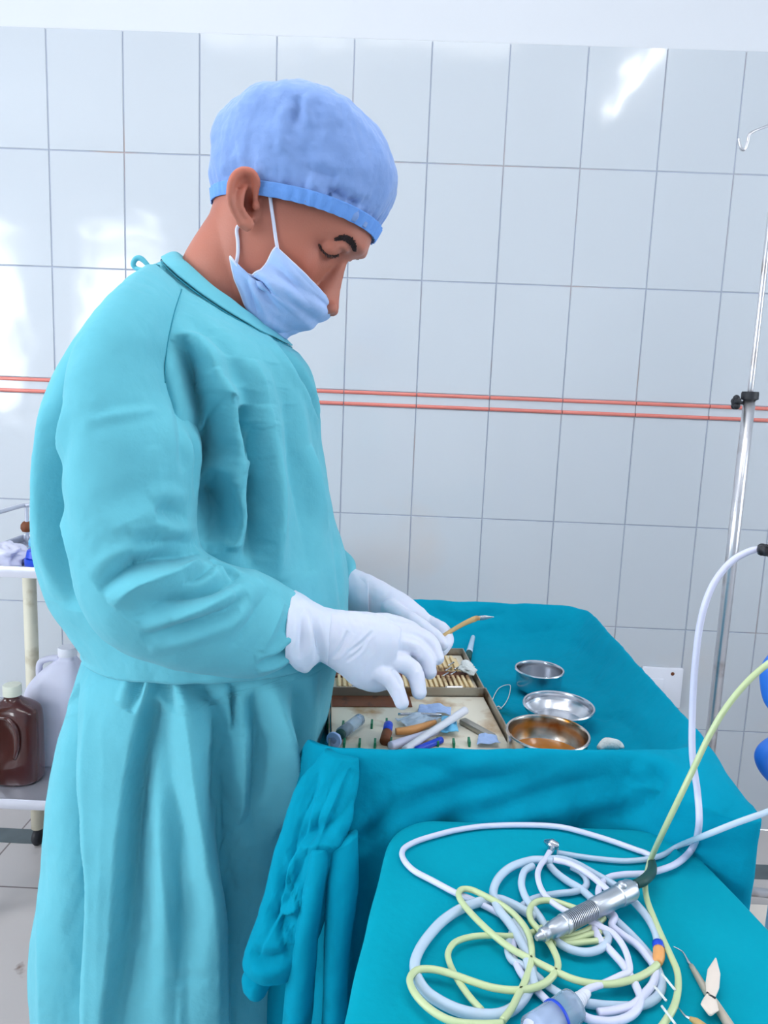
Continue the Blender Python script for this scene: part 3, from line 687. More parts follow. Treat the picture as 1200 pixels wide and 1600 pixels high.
# amber vial with blue cap
vi = thing('vial', 'small amber vial with a bright blue cap lying in the middle of the open case', 'vial', P3(605, 1148, zc))
tube('glass_body', [P3(601, 1158, zc + 0.006), P3(603, 1150, zc + 0.007), P3(605, 1144, zc + 0.008)], 0.0062, MT['rust'], vi, 16, 6)
tube('cap', [P3(605, 1143, zc + 0.009), P3(607, 1132, zc + 0.012)], 0.0058, MT['blue'], vi, 16, 4)
# amber handled tool
tag(tube('probe', [P3(618, 1143, zc + 0.006), P3(645, 1140, zc + 0.007), P3(680, 1128, zc + 0.006)], [0.0042, 0.0055, 0.003], MT['orange'], None, 12, 20), 'short orange handled probe beside the amber vial in the case', 'probe')
def sheetlet(name, quad, z, m, amp, label, cat, th=0.0006, seed=0, lift=0.006):
    q = [np.array(P3(x, y, z)) for x, y in quad]; n = 26; V = []
    for i in range(n):
        for j in range(n):
            u, v = i / (n - 1), j / (n - 1)
            p = (1 - u) * (1 - v) * q[0] + u * (1 - v) * q[1] + u * v * q[2] + (1 - u) * v * q[3]
            p = p.copy(); p[2] += amp * (0.5 + noise.fractal(Vector((p[0] * 60 + seed, p[1] * 60, 0)), 1, 2, 3)) + lift * math.sin(math.pi * u) * 0.4
            V.append(p)
    o = link(name, V, grid_faces(n, n, False), m); solidify(o, th, 1); return tag(o, label, cat)
sheetlet('wrapper', [(617, 1125), (668, 1122), (700, 1126), (640, 1140)], zc + 0.004, MT['clear'], 0.006, 'crumpled clear plastic wrapper behind the orange probe in the case', 'wrapper', seed=1)
sheetlet('wrapper', [(655, 1104), (705, 1106), (704, 1120), (652, 1118)], zc + 0.004, MT['mask'], 0.003, 'pale blue paper wrapper near the hinge of the case', 'wrapper', seed=4)
sheetlet('wrapper', [(690, 1122), (712, 1128), (716, 1148), (688, 1146)], zc + 0.004, MT['ltblue'], 0.005, 'small light blue pouch beside the white straw in the case', 'wrapper', seed=9)
sheetlet('wrapper', [(748, 1150), (775, 1156), (782, 1166), (745, 1166)], zc + 0.003, MT['mask'], 0.004, 'crumpled pale wrapper in the front right corner of the case', 'wrapper', seed=13)
tag(tube('suction_tip', [P3(632, 1172, zc + 0.006), P3(660, 1153, zc + 0.010), P3(690, 1134, zc + 0.014), P3(727, 1110, zc + 0.017)], [0.0046, 0.0046, 0.0046, 0.0052], MT['white_pl'], None, 14, 24), 'long white plastic suction tip lying diagonally across the open case', 'suction tip')
tag(tube('suction_tip', [P3(610, 1166, zc + 0.005), P3(640, 1156, zc + 0.005), P3(684, 1142, zc + 0.004)], [0.0055, 0.0055, 0.0045], MT['lilac'], None, 14, 20), 'lilac white plastic tip lying below the long suction tip', 'suction tip')
tag(tube('mirror_handle', [P3(622, 1116, zc + 0.0105), P3(655, 1115.5, zc + 0.0105), P3(690, 1117, zc + 0.0105)], 0.0018, MT['steel'], None, 10, 10), 'shiny straight steel handle along the hinge side of the case', 'handle')
m2 = MB(); qa = np.array(P3(722, 1126, zc + 0.004)); qb = np.array(P3(770, 1152, zc + 0.004)); dv = qb - qa; L_ = np.linalg.norm(dv); an = math.atan2(dv[1], dv[0])
MM = Matrix.Translation(tuple((qa + qb) / 2)) @ Matrix.Rotation(an, 4, 'Z')
m2.box(-L_ / 2, L_ / 2, -0.0055, 0.0055, -0.0035, 0.0035, MM)
tag(m2.build('metal_file', MT['steel_case'], bevel=0.0015), 'flat tarnished steel file at the right of the open case', 'file')
tag(tube('cartridge', [P3(650, 1172, zc + 0.004), P3(672, 1163, zc + 0.004), P3(690, 1156, zc + 0.0045)], 0.0042, MT['blue'], None, 12, 8), 'dark blue cartridge under the long white suction tip', 'cartridge')
for k, (px, py) in enumerate([(696, 1048), (700, 1040), (704, 1054), (692, 1056), (710, 1046)]):
    tag(tube('bur', [P3(px, py, ZBED + 0.0215), P3(px + 9, py - 5, ZBED + 0.0215)], [0.001, 0.0013], MT['steel'], None, 8, 4), 'tiny steel bur on the lid rack of the case, ' + ['leftmost but one of five', 'second farthest of five', 'nearest of five', 'leftmost of five', 'rightmost of five'][k], 'bur', 'burs on the rack in the lid')
tag(blob('gauze_strip', tuple(np.array(P3(727, 1043, ZBED + 0.025))), 0.013, 0.022, 0.0045, MT['gauze'], 0.7, 60, 2, n=40, mm=20), 'torn white gauze strip on the right edge of the case lid', 'gauze')
# gauze wisp with wire on the drape
gz = thing('wire_ligature', 'thin looped wire with a twisted gauze knot on the drape between case and bowls', 'wire', P3(770, 1110, ZBED + 0.002))
tube('wire', [P3(770, 1109, ZBED + .004), P3(782, 1107, ZBED + .004), P3(792, 1095, ZBED + .003), P3(797, 1080, ZBED + .003), P3(796, 1070, ZBED + .003), P3(780, 1075, ZBED + .002), P3(770, 1092, ZBED + .003), P3(766, 1108, ZBED + .004)], 0.0006, MT['gauze'], gz, 6, 60)
kn = MB()
for k in range(7):
    p = np.array(P3(766 + random.uniform(-7, 9), 1110 + random.uniform(-4, 4), ZBED + .005)); q = p + np.array([random.uniform(-.01, .01), random.uniform(-.01, .01), random.uniform(0, .004)])
    V, Fc = tube_geo([tuple(p), tuple((p + q) / 2 + np.array([0, 0, .003])), tuple(q)], 0.0012, 6, 8); kn.add(V, Fc)
kn.build('knot', MT['gauze'], gz, smooth=True)
# ------------------------------------------------------------------ steel bowls
def bowl(name, px, py, pz, rad, h, label, m_in, flare=1.0, fill=None, mirror=1):
    c = atz(px, py, pz + h); c = np.array([c[0], c[1], pz]); t = thing(name, label, 'bowl', c)
    rb = rad * flare
    prof = [(0, 0.0), (rb * 0.80, 0.0), (rb * 0.90, 0.002), (rb * 0.965, h * 0.22), (rad * 0.99, h * 0.75), (rad, h - 0.002), (rad + 0.0022, h - 0.0015), (rad + 0.0026, h), (rad + 0.0016, h + 0.0014), (rad - 0.0006, h + 0.001), (rad - 0.0018, h - 0.002), (rad * 0.975, h * 0.7), (rb * 0.94, h * 0.2), (rb * 0.86, 0.0034), (0, 0.0022)]
    lathe('bowl_body', prof, m_in, t, 72, c)
    if fill: lathe('liquid', [(0, h * fill), (rad * 0.955, h * fill)], MT['iodine'], t, 60, c)
    return t
bz = ZBED + 0.0028
bowl('steel_bowl', 843, 1046, bz + 0.001, 0.0345, 0.031, 'small straight sided steel bowl, farthest of the three bowls on the drape', MT['steel'])
bowl('steel_bowl', 873, 1102, bz + 0.002, 0.0455, 0.024, 'shallow steel dish with tiny dark specks, the middle one of three bowls', MT['steel'], flare=0.82)
bowl('steel_bowl', 856, 1145, bz + 0.001, 0.0475, 0.036, 'largest steel bowl, holding amber iodine liquid, nearest to the drape rim', MT['steel_in'], fill=0.22)
wb_ = P3(947, 1164, ZBED + 0.018)
tag(tube('cotton_roll', [P3(935, 1169, ZBED + 0.013), P3(948, 1162, ZBED + 0.016), P3(966, 1164, ZBED + 0.014), P3(975, 1168, ZBED + .014)], [0.003, 0.0075, 0.006, 0.001], MT['gauze'], None, 14, 24), 'small white cotton roll at the near right corner inside the drape rim', 'cotton roll')
# capped needle lying past the case
nd_ = thing('capped_needle', 'translucent pale blue capped needle pointing up towards the amber scalpel handle', 'needle', P3(737, 1005, ZBED + 0.004))
tube('sheath', [P3(733, 1020, ZBED + .0078), P3(738, 1000, ZBED + .0078), P3(743, 980, ZBED + .0078)], [0.0055, 0.0042, 0.003], MT['clear'], nd_, 14, 12)
tube('hub', [P3(731, 1030, ZBED + .0078), P3(733, 1020, ZBED + .0078)], 0.0056, MT['grip'], nd_, 14, 4)

# ================================================================== NEARER TRAY
NZ = 0.790
NB0 = atz(612, 1290, NZ); NB1 = atz(1062, 1300, NZ); NF0 = atz(533, 1620, NZ); NF1 = atz(1215, 1500, NZ)
NX0, NX1, NY0, NY1 = -0.010, 0.332, 0.30, 0.722
nt_ = thing('side_tray', 'nearer tray table under a smooth light teal cloth carrying the coiled hoses', 'tray table', (0.16, 0.5, 0))
MB().box(NX0 + 0.045, NX1 - 0.045, NY0 + 0.02, NY1 - 0.04, NZ - 0.012, NZ - 0.003).build('tray_top', MT['trolley'], nt_, bevel=0.002)
tube('post', [(0.16, 0.5, 0.05), (0.16, 0.5, 0.4), (0.16, 0.5, NZ - 0.012)], 0.016, MT['trolley'], nt_, 16, 4)
MB().box(0.13, 0.19, 0.36, 0.66, 0.0, 0.05).box(0.03, 0.29, 0.47, 0.53, 0.0, 0.05).build('foot', MT['trolley'], nt_, bevel=0.006)
def folds_n(s, P, N, z, fs):
    ph = s * 2 * math.pi
    return fs * (0.010 * np.sin(7 * ph + 0.7 + 2 * np.sin(2 * ph)) + 0.004 * np.sin(19 * ph))
def skew_n(V):
    x = V[:, 0].copy(); y = V[:, 1]; t = np.clip((NY1 - y) / 0.26, -0.2, 2)
    left = np.clip((0.16 - x) / 0.17, 0, 1.2); right = np.clip((x - 0.16) / 0.17, 0, 1.2)
    x = x + left * (0.024 - 0.032 * t) + right * (-0.022 + 0.05 * np.clip(t, 0, 1))
    return np.column_stack([x, y, V[:, 2]])
lev = [(0.17, NZ, 0), (0.08, NZ, 0), (0.03, NZ, 0), (0.008, NZ - 0.0005, 0), (0.0, NZ - 0.004, 0), (-0.003, NZ - 0.012, 0.1), (-0.004, NZ - 0.04, 0.2), (-0.006, NZ - 0.12, 0.5), (-0.010, NZ - 0.25, 0.8), (-0.012, NZ - 0.33, 1.0)]
nc = drape_mesh('tray_cloth', NX0, NX1, NY0, NY1, lev, MT['drape2'], nt_, 0.05, n=480, mm=100, folds=folds_n, skew=skew_n)
flip_if_inward(nc); crumple(nc, 0.0006, 9, 2, 5.0)
fold(nc, [([(700, 1500), (720, 1420), (760, 1360)], -0.001, 0.02), ([(1060, 1400), (1100, 1460), (1150, 1520)], 0.0012, 0.02), ([(620, 1400), (600, 1480), (590, 1580)], 0.001, 0.02)])
solidify(nc, 0.0008, -1)
# ------------------------------------------------------------------ hoses
def A_(L): return [(600 + x * .21667, 1270 + y * .21667) for x, y in L]
def B_(L): return [(800 + x * .21667, 1290 + y * .21667) for x, y in L]
def C_(L): return [(960 + x * .2, 1440 + y * .2) for x, y in L]
def lay(L, r, lvl=0):
    return [tuple(atz(x, y, NZ + r + 0.0012 + lvl * 0.0030)) for x, y in L]
def hose(name, P, r, m, label, n=10):
    o = tube(name, P, r, m, None, n, max(60, len(P) * 12)); return tag(o, label, 'hose')
# lilac cord of the handpiece
hose('handpiece_cord', lay(B_([(1008, 262), (990, 212), (870, 165), (700, 105), (520, 50), (380, 15), (250, 0)]) + A_([(1000, 88), (850, 90), (700, 98), (520, 125), (380, 160), (250, 200), (160, 245), (130, 290), (150, 350), (220, 420), (350, 490), (500, 570), (620, 620), (780, 700), (900, 780), (940, 870), (935, 960), (940, 1050), (990, 1160), (1060, 1240), (1150, 1330), (1225, 1405)]), .0028, 0), .0028, MT['lilac'],
     'lilac cord of the steel handpiece, making the widest loop at the back of the tray')
# white hose coming down from the grip at the right edge
air = [(1196, 859, .66), (1172, 861, .66), (1140, 880, .66), (1112, 918, .66), (1095, 970, .66), (1086, 1040, .66), (1082, 1110, .66), (1082, 1180, .655), (1090, 1240, .65), (1092, 1290, .64)]
g1 = [tuple(aty(*p)) for p in air] + lay([(1082, 1325), (1056, 1350), (1015, 1364)] + B_([(900, 350), (800, 355), (700, 375), (640, 430), (625, 490), (650, 560), (700, 620), (740, 660), (720, 720), (800, 790), (900, 860), (970, 940), (1030, 1030), (1020, 1130), (960, 1210), (880, 1290), (760, 1330), (620, 1350)]), .0030, 1)
air_hose = hose('air_hose', g1, .0031, MT['lilac'], 'opaque white hose dropping from the dark grip at the right edge down into the coil')
tip = thing('hose_grip', 'dark ribbed grip on the upper end of the white hose at the right edge', 'hose grip', aty(1196, 859, .66))
V = MB(); p0 = aty(1186, 858, .66); p1 = aty(1212, 862, .67); p2 = np.array([PX_ if 'PX_' in globals() else aty(1256, 1130, .92)[0], .90, 1.06])
tube('sleeve', [tuple(p0), tuple(p1), tuple(p2)], [0.0042, 0.0048, 0.006], MT['black'], tip, 16, 20)
for t in (0.15, 0.35, 0.55, 0.75):
    c = p0 + (p1 - p0) * t; tube('rib', [tuple(c), tuple(c + (p1 - p0) * 0.08)], 0.0056, MT['black'], tip, 16, 3)
# yellow hose from the upper right over the rim onto the tray
PX_ = aty(1256, 1130, .92)[0]
airy = [(1225, 1022, .60), (1200, 1037, .60), (1168, 1065, .60), (1135, 1105, .60), (1108, 1150, .60), (1084, 1200, .60), (1060, 1250, .60), (1036, 1300, .61)]
hose('yellow_hose', [(PX_ - .004, .905, 0.97), (PX_ - .05, .78, 1.03), tuple(aty(1262, 1002, .62))] + [tuple(aty(*p)) for p in airy] + lay([(1017, 1342)] + B_([(975, 340), (960, 430), (975, 540), (1020, 660), (1080, 800), (1140, 930), (1190, 1050), (1198, 1170), (1170, 1300), (1100, 1420), (1040, 1500)]), .0026, 2), .0026, MT['yellow'],
     'yellow hose sweeping down from the right edge past the handpiece, beside the needles')
# clear line from the right
airc = [(1215, 1262, .585), (1195, 1270, .585), (1150, 1286, .585), (1100, 1306, .595)]
hose('clear_hose', [(PX_ - .004, .905, 0.80), (PX_ - .03, .76, .815), tuple(aty(1262, 1248, .62))] + [tuple(aty(*p)) for p in airc] + lay([(1060, 1322), (1030, 1338), (985, 1345), (945, 1343), (905, 1338), (870, 1332)], .0024, 0), .0026, MT['clear'],
     'clear hose entering low from the right edge and running flat towards the steel tip')
hose('thick_clear_hose', lay(A_([(1215, 350), (1130, 340), (1050, 345), (930, 385), (850, 445), (800, 520), (790, 600), (830, 700), (900, 790), (960, 880), (1010, 980), (1035, 1060), (1060, 1160), (1090, 1260)]) , .0038, 1), .0038, MT['clear'],
     'thick clear hose arching over the coil from the left of the steel tip')
hose('thick_clear_hose', lay(A_([(1100, 760), (1000, 700), (900, 650), (820, 625), (700, 640), (560, 690), (430, 775), (330, 880), (255, 990), (222, 1090), (240, 1190), (305, 1290), (420, 1370), (560, 1430), (720, 1460), (850, 1450), (960, 1390), (1040, 1280), (1065, 1150), (1050, 1010), (1000, 890), (930, 790)]), .0042, 0), .0042, MT['clear'],
     'thick clear hose forming the big round loop at the near left of the tray')
hose('clear_hose', lay(B_([(180, 250), (330, 240), (450, 270), (600, 350), (740, 430), (830, 500), (900, 570), (975, 660), (1030, 760), (1055, 850)]), .0034, 1), .0034, MT['clear'],
     'clear hose that passes under the handpiece and ends in the blue and orange connector')
hose('clear_hose', lay(B_([(270, 285), (320, 340), (400, 400), (500, 460), (600, 550), (700, 640), (800, 730), (900, 830), (1000, 950), (1060, 1060), (1080, 1160), (1030, 1250), (900, 1300), (700, 1300), (520, 1280)]), .0034, 0), .0034, MT['clear'],
     'clear hose crossing under the handpiece middle and curving round near the three needles')
hose('clear_hose', lay(B_([(150, 290), (90, 330), (68, 410), (85, 490), (125, 560), (200, 660), (260, 760), (330, 840), (430, 895), (550, 912), (650, 880), (695, 810), (660, 750), (600, 700)]), .0033, 1), .0033, MT['clear'],
     'clear hose making the small inner loop below the handpiece')
hose('clear_hose', lay(B_([(60, 590), (130, 540), (220, 510), (340, 490), (460, 475), (530, 440), (535, 390), (500, 340), (430, 300)]), .0030, 0), .0030, MT['clear'],
     'clear hose with a short hook between the steel tip and the handpiece')
hose('clear_hose', lay(B_([(30, 700), (-10, 800), (-30, 900), (0, 970), (60, 1000), (150, 1060), (250, 1150), (340, 1210), (410, 1250)]), .0030, 0), .0030, MT['clear'],
     'clear hose running diagonally down into the clear suction barrel')
# slim lilac line behind the tip
hose('tip_hose', lay(B_([(270, 190), (245, 235), (205, 290), (185, 360), (210, 455), (270, 535), (360, 600), (450, 640), (560, 690), (640, 730), (720, 770), (790, 850), (835, 950), (845, 1050), (780, 1085), (660, 1140), (560, 1175), (500, 1210)]), .0026, 2), .0026, MT['lilac'],
     'slim white hose leading from the small steel tip under the handpiece')
hose('lilac_hose', lay(B_([(560, 640), (620, 800), (700, 890), (790, 990), (850, 1080), (895, 1160), (925, 1250), (900, 1330), (820, 1390), (700, 1415), (560, 1395), (480, 1345)]), .0031, 1), .0031, MT['lilac'],
     'opaque white hose curling at the bottom of the coil beside the suction barrel')
hose('lilac_hose', lay(B_([(300, 245), (420, 275), (540, 340), (640, 420), (730, 500), (800, 545)]), .0029, 2), .0029, MT['lilac'],
     'opaque white hose running beside the upper clear hoses behind the handpiece')
# yellow coil
hose('yellow_hose', lay(B_([(1050, 1000), (1000, 1045), (900, 1098), (750, 1138), (600, 1140), (450, 1110), (300, 1045), (150, 970), (0, 890)]) + A_([(800, 890), (680, 780), (580, 670), (538, 595), (560, 553), (630, 555), (730, 600), (850, 665), (950, 745), (1030, 850), (1062, 960), (1055, 1100), (1010, 1230), (960, 1330), (915, 1420), (855, 1500)]), .0027, 2), .0027, MT['yellow'],
     'yellow hose joined to the orange connector and crossing the whole coil diagonally')
hose('yellow_hose', lay(A_([(705, 1425), (620, 1330), (530, 1200), (472, 1080), (465, 1000), (520, 930), (640, 893), (780, 885), (900, 890), (1010, 878), (1100, 850), (1190, 800)]), .0025, 1), .0025, MT['yellow'],
     'yellow hose forming the narrow bend inside the big round clear loop')
hose('yellow_hose', lay(A_([(860, 1520), (700, 1525), (520, 1510), (380, 1450), (260, 1350), (195, 1250), (192, 1180), (250, 1132), (360, 1130), (480, 1160), (620, 1210), (780, 1260), (950, 1280), (1080, 1262)]) + B_([(260, 1120), (325, 1035), (325, 960), (275, 855), (200, 760), (135, 680), (130, 600), (180, 550), (270, 540), (380, 570), (520, 620)]), .0027, 2), .0027, MT['yellow'],
     'yellow hose forming the nearest left loop and the ring left of the handpiece tip')
for L, lb in (([(250, 830), (360, 800), (480, 780), (600, 720), (665, 665)], 'short yellow hose bend directly below the handpiece, topmost of three'), ([(300, 850), (420, 830), (540, 790), (640, 770)], 'short yellow hose bend below the handpiece, middle of three'), ([(260, 830), (400, 850), (540, 838), (690, 825)], 'short yellow hose bend below the handpiece, lowest of three')):
    hose('yellow_hose', lay(B_(L), .0026, 1), .0026, MT['yellow'], lb)
# connector blue/orange
cn = thing('hose_connector', 'blue and orange hose connector at the right of the coil', 'connector', lay(B_([(1055, 900)]), .004, 1)[0])
tube('blue_collar', lay(B_([(1052, 850), (1062, 895)]), .0042, 1), 0.0046, MT['blue'], cn, 16, 4)
tube('orange_body', lay(B_([(1060, 895), (1058, 950), (1045, 995)]), .0042, 1), [0.0046, 0.0046, 0.0036], MT['orange'], cn, 16, 12)
# steel tip
tp = thing('steel_tip', 'small steel tip with a flared head at the top of the slim white hose', 'metal tip', lay(B_([(280, 140)]), .004, 0)[0])
L = lay(B_([(270, 200), (285, 165), (292, 140)]), .004, 1); tube('stem', L, [0.0028, 0.0032, 0.003], MT['steel'], tp, 14, 12)
L = lay(B_([(235, 112), (285, 135), (338, 148)]), .005, 1); tube('head', L, [0.0018, 0.0058, 0.0032], MT['steel'], tp, 14, 14)
# ------------------------------------------------------------------ handpiece
hl = NZ + 0.0195
def hp(x, y, z=hl): q_ = B_([(x, y)])[0]; return np.array(atz(q_[0], q_[1], z))
a = hp(175, 812, NZ + 0.017); b = hp(870, 455, NZ + 0.020); ax_ = b - a; Ln = np.linalg.norm(ax_)
hpc = thing('dental_handpiece', 'straight ribbed steel dental handpiece lying across the coiled hoses', 'dental handpiece', a)
def al(t0, t1): return (a + ax_ * t0, a + ax_ * t1)
prof = [(0, 0.0), (0.0022, 0.0), (0.0032, 0.02), (0.0038, 0.05), (0.0050, 0.055), (0.0054, 0.07), (0.0054, 0.085), (0.0044, 0.09), (0.0046, 0.11)]
lathe('nose', [(r_, z_ * Ln) for r_, z_ in prof], MT['satin'], hpc, 28, tuple(a), tuple(ax_))
lathe('front_sleeve', [(0.0046, .11 * Ln), (0.0058, .125 * Ln), (0.0064, .15 * Ln), (0.0072, .22 * Ln), (0.0072, .255 * Ln), (0.0078, .258 * Ln), (0.0080, .275 * Ln), (0.0078, .29 * Ln)], MT['satin'], hpc, 32, tuple(a), tuple(ax_))
rb = []
for k in range(17):
    z0 = .29 + k * .0162; rb += [(0.0058, z0 * Ln), (0.0060, (z0 + .003) * Ln), (0.0077, (z0 + .005) * Ln), (0.0077, (z0 + .011) * Ln), (0.0058, (z0 + .0135) * Ln)]
lathe('ribbed_grip', rb, MT['satin'], hpc, 28, tuple(a), tuple(ax_))
lathe('rear_body', [(0.0074, .565 * Ln), (0.0082, .58 * Ln), (0.0084, .70 * Ln), (0.0084, .83 * Ln), (0.0092, .835 * Ln), (0.0094, .90 * Ln), (0.0092, .97 * Ln), (0.0080, .995 * Ln), (0, 1.0 * Ln)], MT['satin'], hpc, 32, tuple(a), tuple(ax_))
kb = a + ax_ * .87 + np.array([0, 0, .0085]); V, Fc = ellipsoid_geo(tuple(kb), .0045, .0045, .004, None, 16, 10); link('knob', V, Fc, MT['satin'], hpc)
tube('swivel_stem', [tuple(hp(850, 470)), tuple(hp(880, 435)), tuple(hp(905, 415))], 0.0032, MT['satin'], hpc, 14, 10)
tube('strain_relief', [tuple(hp(890, 425)), tuple(hp(950, 395)), tuple(hp(1000, 345, NZ + .014)), tuple(hp(1012, 300, NZ + .010)), tuple(hp(1008, 258, NZ + .006))], [0.0040, 0.0046, 0.0046, 0.0042, 0.0036], MT['grip'], hpc, 16, 30)
# ------------------------------------------------------------------ suction barrel at the bottom
sb = thing('suction_barrel', 'clear plastic suction barrel with a blue ring at the bottom of the side tray', 'suction barrel', hp(340, 1370, NZ))
s0 = hp(450, 1290, NZ + .0125); s1 = hp(330, 1380, NZ + .0125); s2 = hp(150, 1500, NZ + .0125)
tube('clear_barrel', [tuple(s0 + (s1 - s0) * .12), tuple(s1), tuple(s2)], 0.0115, MT['clearpl'], sb, 28, 12)
tube('blue_ring', [tuple(s1 + (s2 - s1) * .02), tuple(s1 + (s2 - s1) * .10)], 0.0122, MT['blue'], sb, 28, 4)
tube('inner_plunger', [tuple(s1 + (s2 - s1) * .14), tuple(s2)], 0.0092, MT['lilac'], sb, 24, 4)
s3 = hp(540, 1205, NZ + .008)
tube('nozzle', [tuple(s0 + (s1 - s0) * .15), tuple(s0), tuple((s0 + s3) / 2), tuple(s3)], [0.008, 0.0062, 0.0046, 0.0034], MT['white_pl'], sb, 18, 16)
for t in (.15, .35, .55):
    c = s0 + (s3 - s0) * t; tube('nozzle_ring', [tuple(c), tuple(c + (s3 - s0) * .07)], 0.0064 - .003 * t, MT['white_pl'], sb, 18, 3)
# ------------------------------------------------------------------ needles, explorers, spatula
for (L, lb) in (([(312, 505), (405, 618)], 'thin steel needle crossing the clear hose end, middle of three needles'), ([(370, 660), (475, 800)], 'thin steel needle beside the yellow hose, lowest of three needles'), ([(372, 410), (475, 535)], 'thin steel needle between the hoses, topmost of three needles')):
    o = tube('needle', [tuple(p) for p in lay(C_(L), .0022, 3)], 0.0010, MT['gauze'], None, 6, 4); tag(o, lb, 'needle')
ex = thing('explorer_probe', 'steel double ended explorer probe passing under the pale wooden spatula', 'dental probe', lay(C_([(700, 560)]), .003, 0)[0])
tube('handle', lay(C_([(600, 345), (720, 545), (800, 660), (890, 800), (930, 860)]), .0030, 0), [0.002, 0.0032, 0.0032, 0.0036, 0.0036], MT['stained'], ex, 12, 24)
tube('hooked_tip', lay(C_([(460, 195), (500, 215), (535, 240), (560, 280), (580, 320), (602, 350)]), .0014, 0), [0.0004, 0.0006, 0.0008, 0.001, 0.0016, 0.002], MT['steel'], ex, 8, 30)
e2 = thing('explorer_probe', 'steel probe with a fine bent tip at the bottom edge beside the yellow hose', 'dental probe', lay(C_([(600, 760)]), .003, 0)[0])
tube('bent_tip', lay(C_([(495, 665), (525, 705), (555, 740), (590, 757)]), .0012, 1), [0.0004, 0.0007, 0.001, 0.0014], MT['steel'], e2, 8, 20)
tube('handle', lay(C_([(588, 756), (640, 785), (700, 830), (780, 890)]), .0026, 1), [0.0014, 0.0028, 0.0032, 0.0034], MT['amber'], e2, 12, 16)
sp_ = thing('cement_spatula', 'pale flat spatula with a pointed blade and rounded end lying over the probe', 'spatula', lay(C_([(770, 500)]), .006, 1)[0])
def flat_strip(name, pts, widths, th, m, parent, z):
    Q = catmull([atz(x, y, z) for x, y in pts], 60); W = np.interp(np.linspace(0, 1, 60), np.linspace(0, 1, len(widths)), widths)
    T = np.gradient(Q, axis=0); T /= np.linalg.norm(T, axis=1)[:, None]; Nn = np.cross(T, [0, 0, 1.0]); V = []
    for i in range(60):
        for k in range(16):
            t = 2 * math.pi * k / 16; V.append(Q[i] + Nn[i] * W[i] * math.cos(t) + np.array([0, 0, 1.0]) * th * math.sin(t) * min(1, W[i] / 0.002))
    n = len(V); V += [Q[0], Q[-1]]; Fc = grid_faces(60, 16) + [(n, (k + 1) % 16, k) for k in range(16)] + [(n + 1, 59 * 16 + k, 59 * 16 + (k + 1) % 16) for k in range(16)]
    return link(name, V, Fc, m, parent)
flat_strip('blade', C_([(792, 285), (778, 390), (765, 500), (752, 585)]), [.0004, .0046, .0048, .0030], .0016, MT['beige'], sp_, NZ + .0095)
flat_strip('rounded_end', C_([(758, 575), (750, 620), (745, 670), (748, 728)]), [.0030, .0048, .0062, .0012], .0018, MT['beige'], sp_, NZ + .0085)
tube('binding_ring', lay(C_([(722, 555), (756, 580), (790, 600)]), .006, 1), 0.0009, MT['black'], sp_, 8, 12)
# ------------------------------------------------------------------ blue handle at the right edge
bh = thing('blue_bracket', 'bright blue rounded plastic hooks reaching in at the right edge above the drape', 'bracket', aty(1215, 1120, .92))
tube('upper_hook', [tuple(aty(x, y, .92)) for x, y in ((1290, 1000), (1240, 1010), (1206, 1040), (1202, 1070), (1212, 1100), (1250, 1122))], [0.010, 0.011, 0.011, 0.011, 0.011, 0.012], MT['brblue'], bh, 18, 50)
tube('lower_hook', [tuple(aty(x, y, .92)) for x, y in ((1260, 1150), (1222, 1160), (1196, 1178), (1202, 1200), (1228, 1225), (1270, 1250))], [0.012, 0.013, 0.0125, 0.013, 0.013, 0.013], MT['brblue'], bh, 18, 50)
tube('support_bar', [tuple(aty(1250, 1100, .92)), tuple(aty(1252, 1130, .92)), tuple(aty(1260, 1170, .92))], 0.012, MT['white_pl'], bh, 16, 14)
bb = aty(1256, 1130, .92); tube('post', [(bb[0], .92, 0.0), (bb[0], .92, 0.4), (bb[0], .92, 1.09)], 0.014, MT['white_pl'], bh, 16, 6)
# pale box low behind the drapes at the right
bxp = atz(1200, 1450, 0.42)
tag(MB().box(bxp[0] - 0.012, bxp[0] + 0.16, bxp[1] - 0.12, bxp[1] + 0.06, 0.0, 0.42).build('floor_box', MT['beige'], bevel=0.006), 'plain beige box on the floor at the lower right edge behind the tray', 'box')

# ================================================================== THE PERSON
YC = 0.88
FX, FY = -0.255, 0.88
pr = thing('person', 'man in teal surgical gown, blue cap and mask, gloved hands over the instruments', 'person', (FX, FY, 0))
# --- head frame: origin at the ear canal level on the mid plane
EAR = aty(400, 322, 0.80); O = aty(400, 322, YC); O = np.array([O[0], YC, O[2]])
phi = math.radians(39.5)
HF = np.array([math.cos(phi), 0, -math.sin(phi)]); HU = np.array([math.sin(phi), 0, math.cos(phi)]); HS = np.array([0, -1.0, 0])
